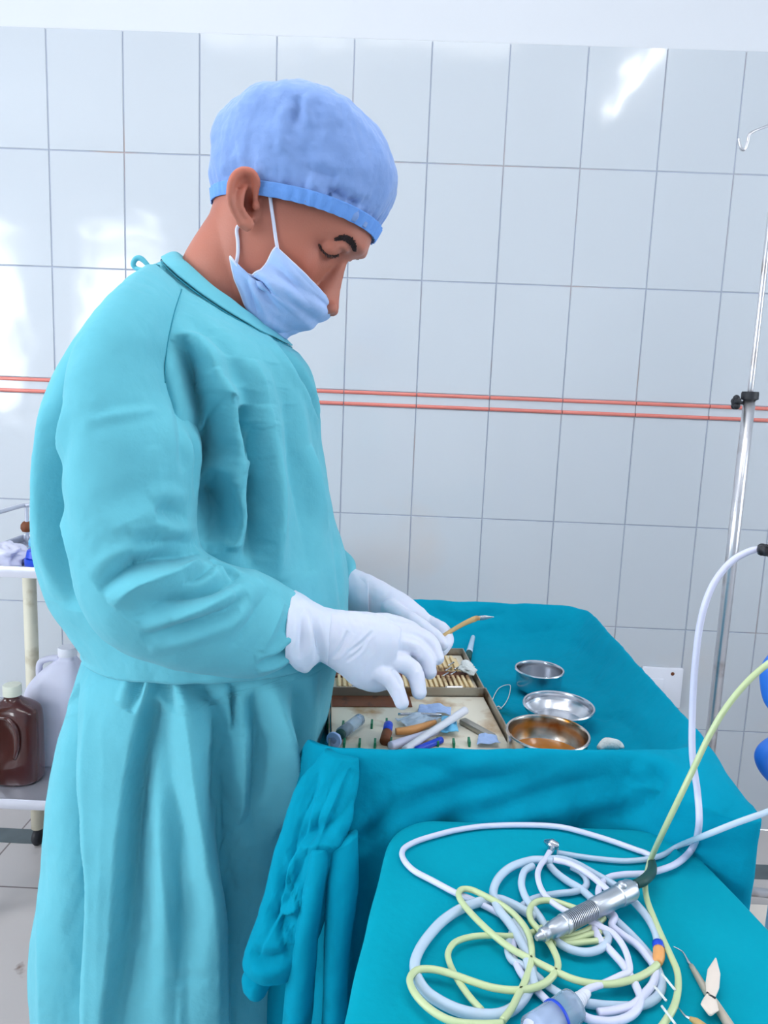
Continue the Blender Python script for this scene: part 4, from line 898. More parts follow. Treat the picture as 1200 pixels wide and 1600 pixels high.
# roll of the picture is taken out through the projection; local pixel landmarks map through this
def hpt(px, py, Y=YC):
    p = aty(px, py, Y) - O; return p @ HF, p @ HU
def H(f_, u_, s_): return O + HF * f_ + HU * u_ + HS * s_
def head_geo():
    # u, front, back, half width, squareness
    S_ = [(-.122, .100, .060, .018), (-.117, .112, .030, .030), (-.105, .118, .010, .043), (-.088, .118, -.005, .052), (-.066, .119, -.018, .0590), (-.045, .116, -.029, .0625), (-.025, .112, -.037, .0655), (-.005, .1105, -.050, .0680), (.015, .1125, -.063, .0695),
          (.030, .121, -.068, .0700), (.043, .1265, -.073, .0705), (.060, .123, -.080, .0720), (.080, .112, -.076, .0700), (.095, .095, -.066, .0630), (.108, .070, -.050, .0500), (.118, .040, -.030, .0320), (.122, .015, -.008, .010)]
    m, n = 120, 140; Q = catmull(S_, m); V = []
    for u, ft, bk, w_ in Q:
        cx = (ft + bk) / 2 - 0.012; 
        for k in range(n):
            t = 2 * math.pi * k / n; c, s = math.cos(t), math.sin(t)
            f_ = cx + (ft - cx if c > 0 else cx - bk) * math.copysign(abs(c) ** 0.92, c); s_ = w_ * math.copysign(abs(s) ** (0.86 if c > 0 else 0.95), s)
            # face modelling on the front
            if c > 0:
                ay = abs(s_)
                # eye sockets, set to each side of the nose bridge
                f_ -= 0.011 * math.exp(-((ay - 0.031) / 0.014) ** 2 - ((u - 0.020) / 0.011) ** 2) * min(1, c * 1.6)
                # brow ridge and cheek bones
                f_ += 0.0045 * math.exp(-((ay - 0.024) / 0.020) ** 2 - ((u - 0.042) / 0.008) ** 2)
                e = math.exp(-((ay - 0.047) / 0.016) ** 2 - ((u + 0.016) / 0.016) ** 2); f_ += 0.006 * e; s_ += math.copysign(0.003 * e, s)
                # lips and chin
                f_ += 0.006 * math.exp(-(ay / 0.02) ** 2 - ((u + 0.058) / 0.006) ** 2) + 0.006 * math.exp(-(ay / 0.02) ** 2 - ((u + 0.073) / 0.006) ** 2) - 0.004 * math.exp(-(ay / 0.02) ** 2 - ((u + 0.0655) / 0.003) ** 2)
                # temples
                s_ -= math.copysign(0.004 * math.exp(-((f_ - 0.075) / 0.025) ** 2 - ((u - 0.045) / 0.02) ** 2), s)
            V.append(H(f_, u, s_))
    n0 = len(V); V += [H(.08, -.124, 0), H(.005, .123, 0)]
    Fc = grid_faces(m, n) + [(n0, (k + 1) % n, k) for k in range(n)] + [(n0 + 1, (m - 1) * n + k, (m - 1) * n + (k + 1) % n) for k in range(n)]
    return V, Fc
def nose_geo():
    # rings across, from the root to the tip
    S_ = [(.032, .112, .119, .0065), (.022, .110, .1195, .0070), (.010, .108, .125, .0085), (-.004, .106, .1325, .0105), (-.016, .104, .1405, .0135), (-.024, .104, .1465, .0165), (-.031, .104, .1455, .0175), (-.036, .104, .137, .0150), (-.039, .104, .122, .009)]
    m, n = 50, 36; Q = catmull(S_, m); V = []
    for u, bk, ft, w_ in Q:
        for k in range(n):
            t = 2 * math.pi * k / n; c, s = math.cos(t), math.sin(t)
            f_ = (ft + bk) / 2 + (ft - bk) / 2 * c; wd = w_ * (1.0 - 0.32 * max(0, c) ** 1.5)
            V.append(H(f_, u, wd * s))
    n0 = len(V); V += [H(.112, .033, 0), H(.112, -.040, 0)]
    return V, grid_faces(m, n) + [(n0, (k + 1) % n, k) for k in range(n)] + [(n0 + 1, (m - 1) * n + k, (m - 1) * n + (k + 1) % n) for k in range(n)]
parts = [head_geo(), nose_geo()]
for sd in (1, -1):
    parts.append(ellipsoid_geo(H(.139, -.029, sd * .0115), .0085, .0075, .0075))          # nostril wings
    # closed eyelid over the eyeball
    parts.append(ellipsoid_geo(H(.0985, .0185, sd * .031), .0135, .0135, .0125))
    # upper lid fold
    parts.append(tube_geo([H(.094, .024, sd * .044), H(.108, .029, sd * .038), H(.1135, .030, sd * .029), H(.112, .026, sd * .019)], [.0022, .0034, .0036, .0025], 10, 20))
# ears: helix, antihelix, tragus, lobe and a thin shell behind them (landmarks measured on the near ear)
def ear(sd):
    def E(px, py, off):
        f_, u_ = hpt(px, py, 0.803); base = .0715 if u_ > 0 else .0715 - 0.06 * -u_
        return H(f_, u_, sd * (base + off))
    G = []
    hel = [(398, 318, .006), (401, 301, .010), (404, 287, .015), (397, 276, .019), (384, 275, .022), (373, 284, .024), (367, 299, .025), (365, 316, .024), (368, 331, .020), (374, 343, .015), (380, 353, .011)]
    G.append(tube_geo([E(*p) for p in hel], [.0028, .0036, .0042, .0046, .0048, .0048, .0046, .0042, .0038, .0040, .0052], 12, 60))
    anti = [(389, 290, .012), (384, 300, .016), (380, 314, .018), (380, 328, .016), (387, 339, .012)]
    G.append(tube_geo([E(*p) for p in anti], [.0020, .0036, .0040, .0036, .003], 12, 40))
    G.append(ellipsoid_geo(E(400, 322, .006), .0048, .0045, .0050))
    G.append(ellipsoid_geo(E(386, 350, .009), .0085, .0042, .0085))
    # shell: grid between rim and head
    ctr = (388, 312)
    V = []; n = 30; rr = 10
    for i in range(rr + 1):
        for k in range(n):
            t = 2 * math.pi * k / n; ex_, ey_ = ctr[0] + 19 * math.cos(t) * i / rr - 2, ctr[1] + 34 * math.sin(t) * i / rr
            dep = .013 * min(1, max(0, (318 - ey_) / 26)) - .001 + .021 * (i / rr) ** 2.2 * (0.45 - 0.55 * math.cos(t)) 
            V.append(E(ex_, ey_, dep))
    nb = len(V)
    for i in range(rr + 1):
        for k in range(n):
            t = 2 * math.pi * k / n; ex_, ey_ = ctr[0] + 19 * math.cos(t) * i / rr - 2, ctr[1] + 34 * math.sin(t) * i / rr
            V.append(E(ex_, ey_, .012 * min(1, max(0, (318 - ey_) / 26)) - .007 + .018 * (i / rr) ** 2.2 * (0.45 - 0.55 * math.cos(t))))
    Fc = [tuple(f) for f in grid_faces(rr + 1, n)] + [tuple(j + nb for j in f) for f in grid_faces(rr + 1, n)]
    Fc += [(rr * n + k, rr * n + (k + 1) % n, nb + rr * n + (k + 1) % n, nb + rr * n + k) for k in range(n)]
    G.append((V, Fc)); return G
for sd in (1, -1): parts += ear(sd)
# neck and the body beneath the gown, all one surface
neck = rings_loft([(337, 296, 440, 400, YC, .052), (334, 322, 425, 432, YC, .056), (317, 350, 412, 465, YC, .058), (300, 376, 408, 490, YC, .060), (286, 402, 406, 508, YC, .061), (280, 430, 410, 540, YC, .068), (260, 490, 425, 600, YC, .08)], 40, 60, 2.1, (True, True))
parts.append(neck)
def W(px, py, Y): return tuple(aty(px, py, Y))
torso = rings_loft([(262, 490, 425, 595, YC, .08), (200, 565, 440, 650, YC, .11), (150, 690, 450, 740, YC, .12), (150, 820, 465, 830, YC, .115), (175, 960, 470, 960, YC, .11), (185, 1060, 430, 1060, YC, .105), (190, 1160, 390, 1160, YC, .10), (210, 1230, 370, 1240, YC, .09)], 70, 70, 2.3, (True, True))
parts.append(torso)
SHn, ELn, WRn = W(215, 575, .785), W(200, 925, .705), W(505, 990, .747)
SHf, ELf, WRf = W(270, 610, .99), W(380, 850, 1.04), W(560, 930, .980)
parts.append(tube_geo([SHn, tuple((np.array(SHn) + ELn) / 2), ELn], [.048, .042, .036], 20, 24)); parts.append(tube_geo([ELn, tuple((np.array(ELn) + WRn) / 2), WRn], [.036, .030, .020], 20, 24))
parts.append(tube_geo([SHf, tuple((np.array(SHf) + ELf) / 2), ELf], [.046, .040, .034], 20, 24)); parts.append(tube_geo([ELf, tuple((np.array(ELf) + WRf) / 2), WRf], [.034, .028, .019], 20, 24))
for wr, kn in ((WRn, W(575, 1010, .772)), (WRf, W(625, 960, .945))):
    parts.append(tube_geo([wr, tuple((np.array(wr) + kn) / 2), kn], [.015, .011, .008], 16, 14))
for sy_, dx in ((-.085, 0.0), (.10, 0.01)):
    yy = FY + sy_; hipz = 0.80
    parts.append(tube_geo([(FX + .02, yy * .6 + FY * .4, hipz), (FX + .02 + dx, yy, .62), (FX + .015 + dx, yy, .44), (FX - .005 + dx, yy, .26), (FX - .01 + dx, yy, .09)], [.070, .056, .046, .042, .034], 20, 40))
    parts.append(tube_geo([(FX - .035 + dx, yy, .045), (FX + .03 + dx, yy, .05), (FX + .10 + dx, yy, .035), (FX + .17 + dx, yy, .028)], [.030, .036, .030, .018], 16, 30))
body = fuse('body', parts, MT['skin'], pr, 0.0022, 4, 0.5)
# tone differences of the skin, with the ear hollow shaded in colour: redder ear, cheek and lids, darker socket corner, close shaven hair line
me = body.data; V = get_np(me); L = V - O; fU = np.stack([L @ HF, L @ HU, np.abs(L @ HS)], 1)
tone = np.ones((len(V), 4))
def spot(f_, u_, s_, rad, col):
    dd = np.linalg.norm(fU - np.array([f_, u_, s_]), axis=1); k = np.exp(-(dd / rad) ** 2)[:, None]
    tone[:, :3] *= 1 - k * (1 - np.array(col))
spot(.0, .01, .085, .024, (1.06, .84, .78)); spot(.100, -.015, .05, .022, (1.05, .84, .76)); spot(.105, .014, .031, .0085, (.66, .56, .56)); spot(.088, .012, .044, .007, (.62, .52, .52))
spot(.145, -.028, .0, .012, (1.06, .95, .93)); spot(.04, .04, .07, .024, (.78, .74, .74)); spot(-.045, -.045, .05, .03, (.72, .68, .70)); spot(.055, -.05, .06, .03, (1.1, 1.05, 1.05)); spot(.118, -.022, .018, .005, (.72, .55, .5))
eh = hpt(386, 318, .803); spot(eh[0] + .002, eh[1], .074, .010, (.60, .38, .32))  # shade of the ear hollow put into the skin colour
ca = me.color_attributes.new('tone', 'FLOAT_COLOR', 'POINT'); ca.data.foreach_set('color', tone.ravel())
# lashes and eyebrows
bvh = BVHTree.FromPolygons([tuple(v) for v in V], [tuple(p.vertices) for p in me.polygons])
def on_skin(px, py, off=0.0):
    h = bvh.ray_cast(Vector(CO), Vector(ray(px, py)).normalized()); 
    if h[0] is None: return None
    nn = h[1] if h[1].dot(Vector(CO) - h[0]) > 0 else -h[1]
    return np.array(h[0] + nn * off)
def mirror(p): q = np.array(p, float).copy(); q[1] = 2 * YC - q[1]; return q
brow = [(531, 376), (540, 374), (547, 378), (551, 384), (553, 390)]
def hairs(name, strands, rad):
    for mir in (False, True):
        mb = MB()
        for st_ in strands:
            pts = [mirror(p) if mir else p for p in st_]; V_, F_ = tube_geo([tuple(p) for p in pts], [rad, rad, rad * .3], 5, 5); mb.add(V_, F_)
        mb.build(name, MT['hair'], pr, smooth=True)
rnd = random.Random(11); strands = []
Q = catmull([(524, 374), (535, 371), (545, 375), (551, 383), (553, 391)], 60)
for i, (x, y) in enumerate(Q):
    for j in range(11):
        w_ = 2.5 + 3.1 * math.sin(math.pi * (i / 59) ** 0.8)
        a0 = on_skin(x + rnd.uniform(-1, 1) * w_ * .7, y + rnd.uniform(-1, 1) * w_ * .75, .0002)
        if a0 is None: continue
        a2 = a0 + HF * rnd.uniform(-.002, .000) * -1 + HU * rnd.uniform(.0, .0022) + HS * rnd.uniform(0.0, .002)
        strands.append([a0, (a0 + a2) / 2 + HF * .0004, a2])
hairs('eyebrow', strands, .00045)
strands = []
Q = catmull([(499, 381), (504, 390), (512, 397), (521, 399), (529, 397)], 46)
for (x, y) in Q:
    for j in range(2):
        a0 = on_skin(x + rnd.gauss(0, .5), y + rnd.gauss(0, .5), .0002)
        if a0 is None: continue
        a2 = a0 - HU * rnd.uniform(.001, .003) + HF * rnd.uniform(.001, .003) + HS * .0006; strands.append([a0, (a0 + a2) / 2 - HU * .0005, a2])
hairs('eyelashes', strands, .00028)
# ------------------------------------------------------------------ cap
cr_ = [(333, 319, 583, 371, YC, .0775, .006), (331, 305, 592, 355, YC, .0810, .006), (328, 285, 606, 330, YC, .0850, .009), (327, 255, 617, 300, YC, .0890, .008), (330, 225, 617, 272, YC, .0905, .006), (342, 196, 606, 235, YC, .0890, .005), (368, 171, 582, 198, YC, .0810, .002), (402, 156, 548, 170, YC, .062, 0), (440, 149, 505, 154, YC, .030, 0), (462, 148, 480, 149, YC, .008, 0)]
V, Fc = rings_loft(cr_, 110, 260, 2.15, (False, True))
cap = link('surgical_cap', V, Fc, MT['cap'], pr); flip_if_inward(cap)
me = cap.data; V = get_np(me); N = get_nrm(me); n = 260
for i in range(110):
    v = i / 109
    for k in range(n):
        t = 2 * math.pi * k / n; j = i * n + k
        gth = math.exp(-(v / .16) ** 2) * (0.0022 * math.sin(38 * t + 2 * math.sin(5 * t)) + .0012 * math.sin(71 * t))
        front = 0.5 + 0.5 * math.cos(t)
        gth *= 0.35 + 0.9 * front
        V[j] += N[j] * (gth - .0018 * math.exp(-((v - .085) / .02) ** 2))
set_np(me, V)
crumple(cap, .0042, 30, 4, 4.0)
fold(cap, [([(462, 152), (468, 170), (455, 200), (460, 240)], -.0035, .006), ([(478, 150), (480, 175), (490, 200)], .003, .006), ([(480, 262), (505, 272), (530, 280)], -.004, .006), ([(500, 290), (540, 310), (575, 325)], -.004, .006), ([(345, 280), (370, 268), (400, 262)], -.002, .006),
           ([(500, 322), (515, 305), (530, 298)], -.003, .004), ([(530, 340), (545, 322), (565, 312)], -.003, .004), ([(550, 352), (565, 338), (585, 330)], -.003, .004)])
solidify(cap, .0006, 1)
# elastic hem band, a bluer strip round the opening
br = [(333, 321, 582, 373, YC, .0768, .006), (332, 313, 587, 365, YC, .0798, .006), (331, 303, 593, 354, YC, .0822, .006)]
V, Fc = rings_loft(br, 14, 260, 2.15); bd = link('elastic_band', V, Fc, MT['capband'], cap); flip_if_inward(bd)
me = bd.data; V = get_np(me); N = get_nrm(me)
for j in range(len(V)):
    t = 2 * math.pi * (j % 260) / 260; V[j] += N[j] * (.0026 + .0012 * math.sin(44 * t + 2 * math.sin(5 * t)) * (.4 + .6 * (0.5 + 0.5 * math.cos(t))))
set_np(me, V); solidify(bd, .0009, 1)

# ------------------------------------------------------------------ mask
def mask_grid():
    rows = [  # t, back(px,py), half width there, front(px,py)
        (0.00, (433, 388), .0690, (513, 469)), (0.12, (424, 402), .0700, (515, 478)), (0.30, (409, 424), .0700, (514, 489)), (0.45, (396, 431), .0690, (503, 499)), (0.58, (381, 427), .0680, (491, 506)), (0.70, (361, 402), .0675, (480, 512)),
        (0.80, (366, 436), .0640, (468, 517)), (0.90, (380, 475), .0560, (453, 520)), (1.00, (396, 494), .0470, (437, 521))]
    K = [(t, *hpt(*b, 0.815), w_, *hpt(*f_)) for t, b, w_, f_ in rows]
    m, n = 80, 160; Q = []
    ts = np.array([k[0] for k in K])
    KK = np.array([k[1:] for k in K]); tt = np.linspace(0, 1, m)
    for c in range(5): Q.append(np.interp(tt, ts, KK[:, c]))
    Q = np.array(Q).T; V = []
    # light smoothing except at the pointed tie corner
    for i in range(m):
        fb, ub, w_, ff, uf = Q[i]
        for k in range(n):
            a = math.pi * k / (n - 1) - math.pi / 2      # -90 .. 90
            cs_, sn = max(0.0, math.cos(a)), math.sin(a)
            e = cs_ ** 0.80
            f_ = fb + (ff - fb) * e; u_ = ub + (uf - ub) * (cs_ ** 1.05); s_ = w_ * math.copysign(abs(sn) ** 0.72, sn)
            s_ += math.copysign(.004, s_) * math.sin(math.pi * min(1, e)) 
            pl = .0026 * math.sin(tt[i] * 2 * math.pi * 3.2 + 0.6) * (1 - e) ** 0.6 + .0014 * math.sin(tt[i] * 2 * math.pi * 3.2 + 0.6)
            V.append(H(f_, u_, s_) + (HS * math.copysign(1, s_) * (1 - e) + HF * e) * pl)
    return V, grid_faces(m, n, False)
V, Fc = mask_grid(); mk = link('face_mask', V, Fc, MT['mask'], pr)
me = mk.data
Nn = get_nrm(me); Vv = get_np(me)
if ((Vv - O) * Nn).sum() < 0: me.flip_normals(); me.update()
# keep the cloth clear of the skin
Vv = get_np(me)
for j in range(len(Vv)):
    lf = (Vv[j] - O) @ HF; lu = (Vv[j] - O) @ HU
    if lf > .112 and lu > -.048 and abs(Vv[j][1] - YC) < .026: continue
    p = Vector(Vv[j]); loc, nn, ix, dd = bvh.find_nearest(p)
    if loc is not None:
        sgn = (p - loc).dot(nn)
        if sgn < .0025 and dd < .03: Vv[j] = np.array(loc + nn * .0028)
set_np(me, Vv)
crumple(mk, .0012, 40, 3, 1.0)
fold(mk, [([(384, 437), (392, 462), (404, 500)], -.0028, .0035), ([(400, 436), (418, 462), (440, 492)], -.0032, .004), ([(412, 428), (435, 458), (462, 486)], .0022, .004), ([(424, 408), (455, 440), (488, 480)], -.0018, .004), ([(392, 434), (404, 465), (420, 503)], .0024, .0035),
          ([(445, 402), (470, 430), (505, 466)], -.0012, .003)])
solidify(mk, .0010, 1)
# white binding round the edge and the ear loops
i0 = [tuple(Vv[i * 160 + 0]) for i in range(0, 80)]; Vv = get_np(me)
n = 160; e1 = [tuple(Vv[i * n + (n - 1)]) for i in range(80)]; e0 = [tuple(Vv[i * n]) for i in range(80)]
for ed in (e0, e1):
    Vt, Ft = tube_geo(ed, .0013, 8, resample=False); link('edge_binding', Vt, Ft, MT['maskw'], mk)
Vt, Ft = tube_geo([tuple(Vv[k]) for k in range(n)], .0011, 8, resample=False); link('nose_strip', Vt, Ft, MT['maskw'], mk)
def loop_pts():
    P = []
    for (x, y, o_) in ((434, 389, .0030), (431, 372, .0026), (428, 350, .0024), (425, 328, .0026), (422, 306, .0030)):
        q_ = on_skin(x, y, o_); P.append(q_)
    f_, u_ = hpt(414, 294, .803); P.append(H(f_, u_, .068)); U = P; P = []
    f_, u_ = hpt(376, 343, .803); P.append(H(f_, u_, .066))
    for (x, y, o_) in ((372, 358, .0030), (373, 378, .0026), (373, 396, .0030), (371, 412, .0040)):
        P.append(on_skin(x, y, o_))
    return [p for p in U if p is not None], [p for p in P if p is not None]
for lp in loop_pts():
    tube('ear_loop', [tuple(p) for p in lp], .0019, MT['maskw'], mk, 8, 60); tube('ear_loop', [tuple(mirror(p)) for p in lp], .0019, MT['maskw'], mk, 8, 60)

# ------------------------------------------------------------------ gown
gown = thing('gown', '', ''); del gown['label']; del gown['category']
WORLD[gown.name] = Vector((FX, FY, 0)); gown.parent = pr
BR = [(281, 402, 436, 528, YC, .068, -.004), (268, 400, 446, 533, YC, .078, -.004), (252, 405, 456, 543, YC, .092, -.008), (218, 424, 470, 556, YC, .125, -.008), (162, 468, 485, 582, YC, .160, -.006), (110, 540, 494, 618, YC, .175, 0), (78, 596, 499, 655, YC, .180), (60, 648, 503, 700, YC, .180), (51, 735, 513, 762, YC, .175), (51, 830, 526, 828, YC, .170), (66, 905, 541, 880, YC, .165), (98, 955, 546, 930, YC, .160), (124, 985, 544, 975, YC, .160), (127, 996, 542, 992, YC, .157), (136, 1001, 534, 998, YC, .146), (150, 1000, 520, 997, YC, .130)]
BR = [b if len(b) > 6 else b + (0,) for b in BR]
V, Fc = rings_loft(BR, 330, 340, 2.25)
bod = link('bodice', V, Fc, MT['gown'], gown); flip_if_inward(bod)
def gp(L): return [(40 + .45 * x, 380 + .45 * y) for x, y in L]
crumple(bod, .0036, 9, 5, 7.0)
fold(bod, [
    ([(160, 505), (118, 580), (96, 650), (90, 720), (92, 800), (104, 890), (124, 955)], -.034, .020, .1),
    (gp([(690, 520), (655, 620), (620, 730), (604, 830), (600, 960), (640, 1080)]), -0.0180, .030, 0, 'R'),
    (gp([(545, 320), (585, 430), (612, 580), (614, 720)]), -0.0150, .012, 0, 'L'),
    (gp([(800, 640), (806, 800), (790, 950), (770, 1100)]), -0.0150, .018, 0, 'R'),
    (gp([(775, 560), (782, 660), (790, 760)]), -0.0120, .012, 0, 'L'),
    (gp([(540, 320), (580, 430), (610, 580), (612, 700)]), -0.0162, .011), (gp([(690, 520), (650, 640), (615, 740), (602, 830)]), -0.0216, .013), (gp([(705, 480), (690, 560), (655, 660), (640, 740)]), 0.0135, .012),
    (gp([(600, 840), (650, 880), (690, 930), (680, 1040)]), -0.0297, .024, .2), (gp([(700, 820), (740, 900), (750, 980), (720, 1070)]), 0.0162, .012), (gp([(610, 820), (680, 790), (730, 850)]), 0.0108, .010),
    (gp([(770, 560), (775, 650), (785, 760)]), -0.0121, .009), (gp([(800, 620), (805, 800), (800, 950), (790, 1140)]), -0.0175, .013), (gp([(650, 440), (710, 560), (750, 750), (755, 900), (735, 1060)]), 0.0135, .013),
    (gp([(850, 560), (860, 760), (865, 1000), (880, 1180)]), 0.0108, .016), (gp([(900, 500), (930, 700), (960, 900), (990, 1150)]), -0.0095, .014), (gp([(830, 480), (870, 700), (900, 900), (930, 1150)]), -0.0068, .013),
    (gp([(880, 340), (950, 450), (1000, 560), (1022, 640)]), -0.0108, .008), (gp([(790, 400), (830, 520), (850, 640)]), 0.0068, .014), (gp([(980, 700), (1010, 850), (1050, 1000)]), 0.0081, .014),
    (gp([(560, 250), (640, 330), (720, 390)]), -0.0041, .010), (gp([(580, 300), (640, 420), (650, 520)]), 0.0081, .011),
    ([(70, 640), (66, 760), (72, 860), (100, 940)], .005, .014), ([(98, 610), (84, 720), (88, 840), (112, 940)], -.010, .014),
    ([(520, 830), (530, 900), (535, 960)], -.004, .010),
])
crumple(bod, .0008, 38, 3, 1.0); solidify(bod, .0012, -1)
# skirt with pleats released from the waist seam
SR = [(150, 975, 520, 965, YC, .140), (144, 990, 526, 985, YC, .143), (130, 1003, 536, 1004, YC, .150), (122, 1018, 532, 1024, YC, .157), (112, 1045, 524, 1055, YC, .160), (100, 1085, 514, 1105, YC, .164), (84, 1150, 500, 1170, YC, .170), (70, 1245, 486, 1265, YC, .180), (60, 1340, 476, 1370, YC, .188), (58, 1430, 468, 1480, YC, .194), (58, 1600, 466, 1600, YC, .203)]
Vs, Fs = rings_loft(SR, 300, 420, 2.3)
Vs = np.array(Vs); last = Vs[-420:]; cen = last.mean(0); ext = []
for k in range(1, 41):
    ring = last.copy(); ring[:, 2] -= .0036 * k; ring[:, :2] = cen[:2] + (ring[:, :2] - cen[:2]) * (1 + .0010 * k); ext.append(ring)
Vs = np.vstack([Vs] + ext)
sk = link('skirt', Vs, grid_faces(340, 420), MT['gown'], gown); flip_if_inward(sk)
crumple(sk, .0032, 8, 5, 3.0)
def gs(L): return [(x * .4667, 960 + y * .4667) for x, y in L]
fold(sk, [
    (gs([(482, 165), (462, 240), (430, 330)]), -.010, .007), (gs([(540, 180), (505, 270), (480, 350), (452, 470), (428, 640), (415, 800), (405, 1000), (390, 1200), (372, 1371), (372, 1640)]), -0.0377, .030, 0, 'R'),
    (gs([(405, 640), (392, 800), (384, 1000), (368, 1200), (350, 1371), (350, 1640)]), .006, .016, .1), (gs([(515, 370), (560, 560), (600, 720), (602, 900), (605, 1000), (600, 1150), (590, 1300), (585, 1500)]), -.010, .013),
    (gs([(575, 200), (610, 300), (640, 420), (665, 600), (690, 800), (720, 1000), (725, 1300), (725, 1600)]), .012, .016, .1),
    (gs([(600, 190), (680, 300), (708, 420), (715, 560), (735, 720), (770, 880), (795, 1050), (800, 1371), (800, 1640)]), -0.0464, .052, 0, 'R'),
    (gs([(765, 210), (785, 330), (800, 430)]), -0.0174, .016, 0, 'R'), (gs([(812, 250), (828, 400), (834, 560), (842, 740)]), .014, .011, .2),
    (gs([(860, 240), (880, 400), (890, 600), (890, 800)]), -.012, .014), (gs([(908, 225), (950, 380), (972, 560), (962, 720)]), .015, .010, .2),
    (gs([(990, 220), (1010, 380), (1010, 560)]), -.010, .012), (gs([(620, 190), (640, 240), (672, 320)]), -.008, .007), (gs([(543, 180), (556, 260), (572, 340)]), -.010, .008),
    (gs([(585, 190), (600, 250), (625, 330)]), -.006, .006), (gs([(660, 200), (680, 260), (700, 340)]), -.007, .008),
    (gs([(262, 230), (250, 330), (242, 500), (258, 750), (275, 930), (262, 1150), (250, 1371), (250, 1640)]), -0.0377, .030, 0, 'L'), (gs([(300, 240), (285, 500), (300, 800), (310, 1000), (290, 1371), (290, 1640)]), .008, .016, .1),
    (gs([(165, 400), (140, 600), (130, 900), (140, 1300), (140, 1600)]), .006, .016, .1), (gs([(500, 450), (530, 700), (560, 1000), (600, 1300), (600, 1600)]), .008, .018, .2), (gs([(340, 300), (350, 600), (345, 900), (335, 1300), (335, 1600)]), .004, .02, .2),
    (gs([(640, 900), (625, 1100), (630, 1300), (630, 1600)]), -.005, .012), (gs([(500, 1050), (470, 1120), (440, 1180)]), -.003, .006), (gs([(520, 1200), (600, 1230), (700, 1200)]), -.002, .006),
])
crumple(sk, .0009, 34, 3, 1.0); solidify(sk, .0012, -1)
# waist seam
sv = np.array(rings_loft([(124, 1000, 538, 1010, YC, .1555)] * 2, 2, 200, 2.25)[0])[:200]
# collar band
CR = [(278, 398, 437, 524, YC, .0690, -.002), (262, 403, 447, 536, YC, .0850, -.004)]
CRb = [(283, 403, 434, 527, YC, .0655, -.004), (277, 397, 438, 524, YC, .0700, -.003), (268, 397, 444, 531, YC, .0800, -.004), (255, 403, 455, 542, YC, .0940, -.008)]
V, Fc = rings_loft(CRb, 24, 240, 2.15); col = link('collar', V, Fc, MT['gown'], gown); flip_if_inward(col)
me = col.data; Vc = get_np(me); Nc = get_nrm(me); Vc += Nc * .0012; set_np(me, Vc); crumple(col, .0012, 30, 2); solidify(col, .0014, 1)
V, Fc = rings_loft([(253, 404, 456, 543, YC, .0958, -.008), (253, 405, 456, 544, YC, .0958, -.008)], 2, 240, 2.15)
tube_pts = V[:240] + [V[0]]; Vt, Ft = tube_geo(tube_pts, .0007, 6, resample=False); link('collar_stitching', Vt, Ft, MT['gown_d'], gown)
# neck tie loop at the back
tb0 = W(232, 420, .83); tube('neck_tie', [W(236, 420, .84), W(222, 405, .84), W(213, 404, .84), W(208, 413, .84), W(214, 420, .84), W(228, 422, .83)], [.0022, .0030, .0030, .0030, .0026, .0022], MT['gown'], gown, 8, 40)
# near sleeve
LR = [(243, 411, 292, 449, .815, .022), (222, 418, 298, 470, .79, .045), (190, 438, 298, 505, .762, .068), (150, 480, 290, 545, .735, .082), (120, 530, 280, 585, .718, .086), (102, 592, 284, 628, .706, .086), (93, 685, 313, 688, .698, .085), (95, 775, 312, 755, .692, .083), (104, 860, 311, 815, .686, .080), (118, 930, 318, 856, .682, .077), (150, 988, 340, 874, .682, .073), (205, 1025, 368, 884, .688, .069), (275, 1046, 402, 892, .698, .064), (345, 1057, 430, 906, .712, .058), (400, 1058, 450, 918, .724, .052), (438, 1047, 462, 926, .732, .046), (457, 1034, 466, 930, .735, .042)]
V, Fc = rings_loft(LR, 330, 240, 2.1)
slv = link('sleeve', V, Fc, MT['gown'], gown); flip_if_inward(slv)
crumple(slv, .0022, 10, 4, 11.0)
fold(slv, [
    (gp([(605, 1072), (540, 1085), (470, 1100), (350, 1138), (250, 1205)]), -.007, .016, 0, 'L'),
    (gp([(600, 1070), (540, 1080), (470, 1092), (350, 1130), (250, 1200)]), -0.0132, 0.0075), (gp([(600, 1040), (520, 1032), (420, 1040), (370, 1055)]), -0.0091, 0.0068), (gp([(560, 950), (480, 930), (440, 940)]), -0.0081, 0.0082),
    (gp([(740, 1150), (680, 1190), (620, 1222), (480, 1250), (380, 1310)]), -0.0112, 0.0075), (gp([(770, 1220), (700, 1270), (620, 1302), (500, 1350), (400, 1372)]), -0.0081, 0.0075), (gp([(600, 1120), (500, 1160), (380, 1190), (300, 1260)]), 0.0091, 0.0088),
    (gp([(720, 1215), (620, 1262), (500, 1300)]), 0.0061, 0.0075), (gp([(940, 1390), (880, 1440), (800, 1470)]), -0.0071, 0.0061), (gp([(850, 1200), (790, 1300), (720, 1400)]), -0.0041, 0.0075), (gp([(640, 1130), (600, 1160), (540, 1185)]), -0.0071, 0.0048),
    (gp([(730, 1160), (690, 1130), (640, 1110)]), -0.0061, 0.0048), (gp([(560, 620), (590, 740), (590, 880)]), -0.0041, 0.0082), (gp([(200, 620), (300, 600), (400, 585), (470, 580)]), 0.0018, 0.0041),
    (gp([(140, 560), (120, 700), (125, 900), (155, 1100)]), 0.0041, 0.0095), (gp([(520, 560), (545, 680), (550, 800)]), -0.0041, 0.0082), (gp([(300, 1000), (400, 950), (500, 940)]), 0.0041, 0.0109),
    (gp([(900, 1240), (860, 1330), (820, 1420)]), 0.0041, 0.0068), (gp([(440, 700), (460, 850), (430, 980)]), 0.0030, 0.0136),
])
crumple(slv, .0008, 38, 3, 1.0); solidify(slv, .0012, -1)
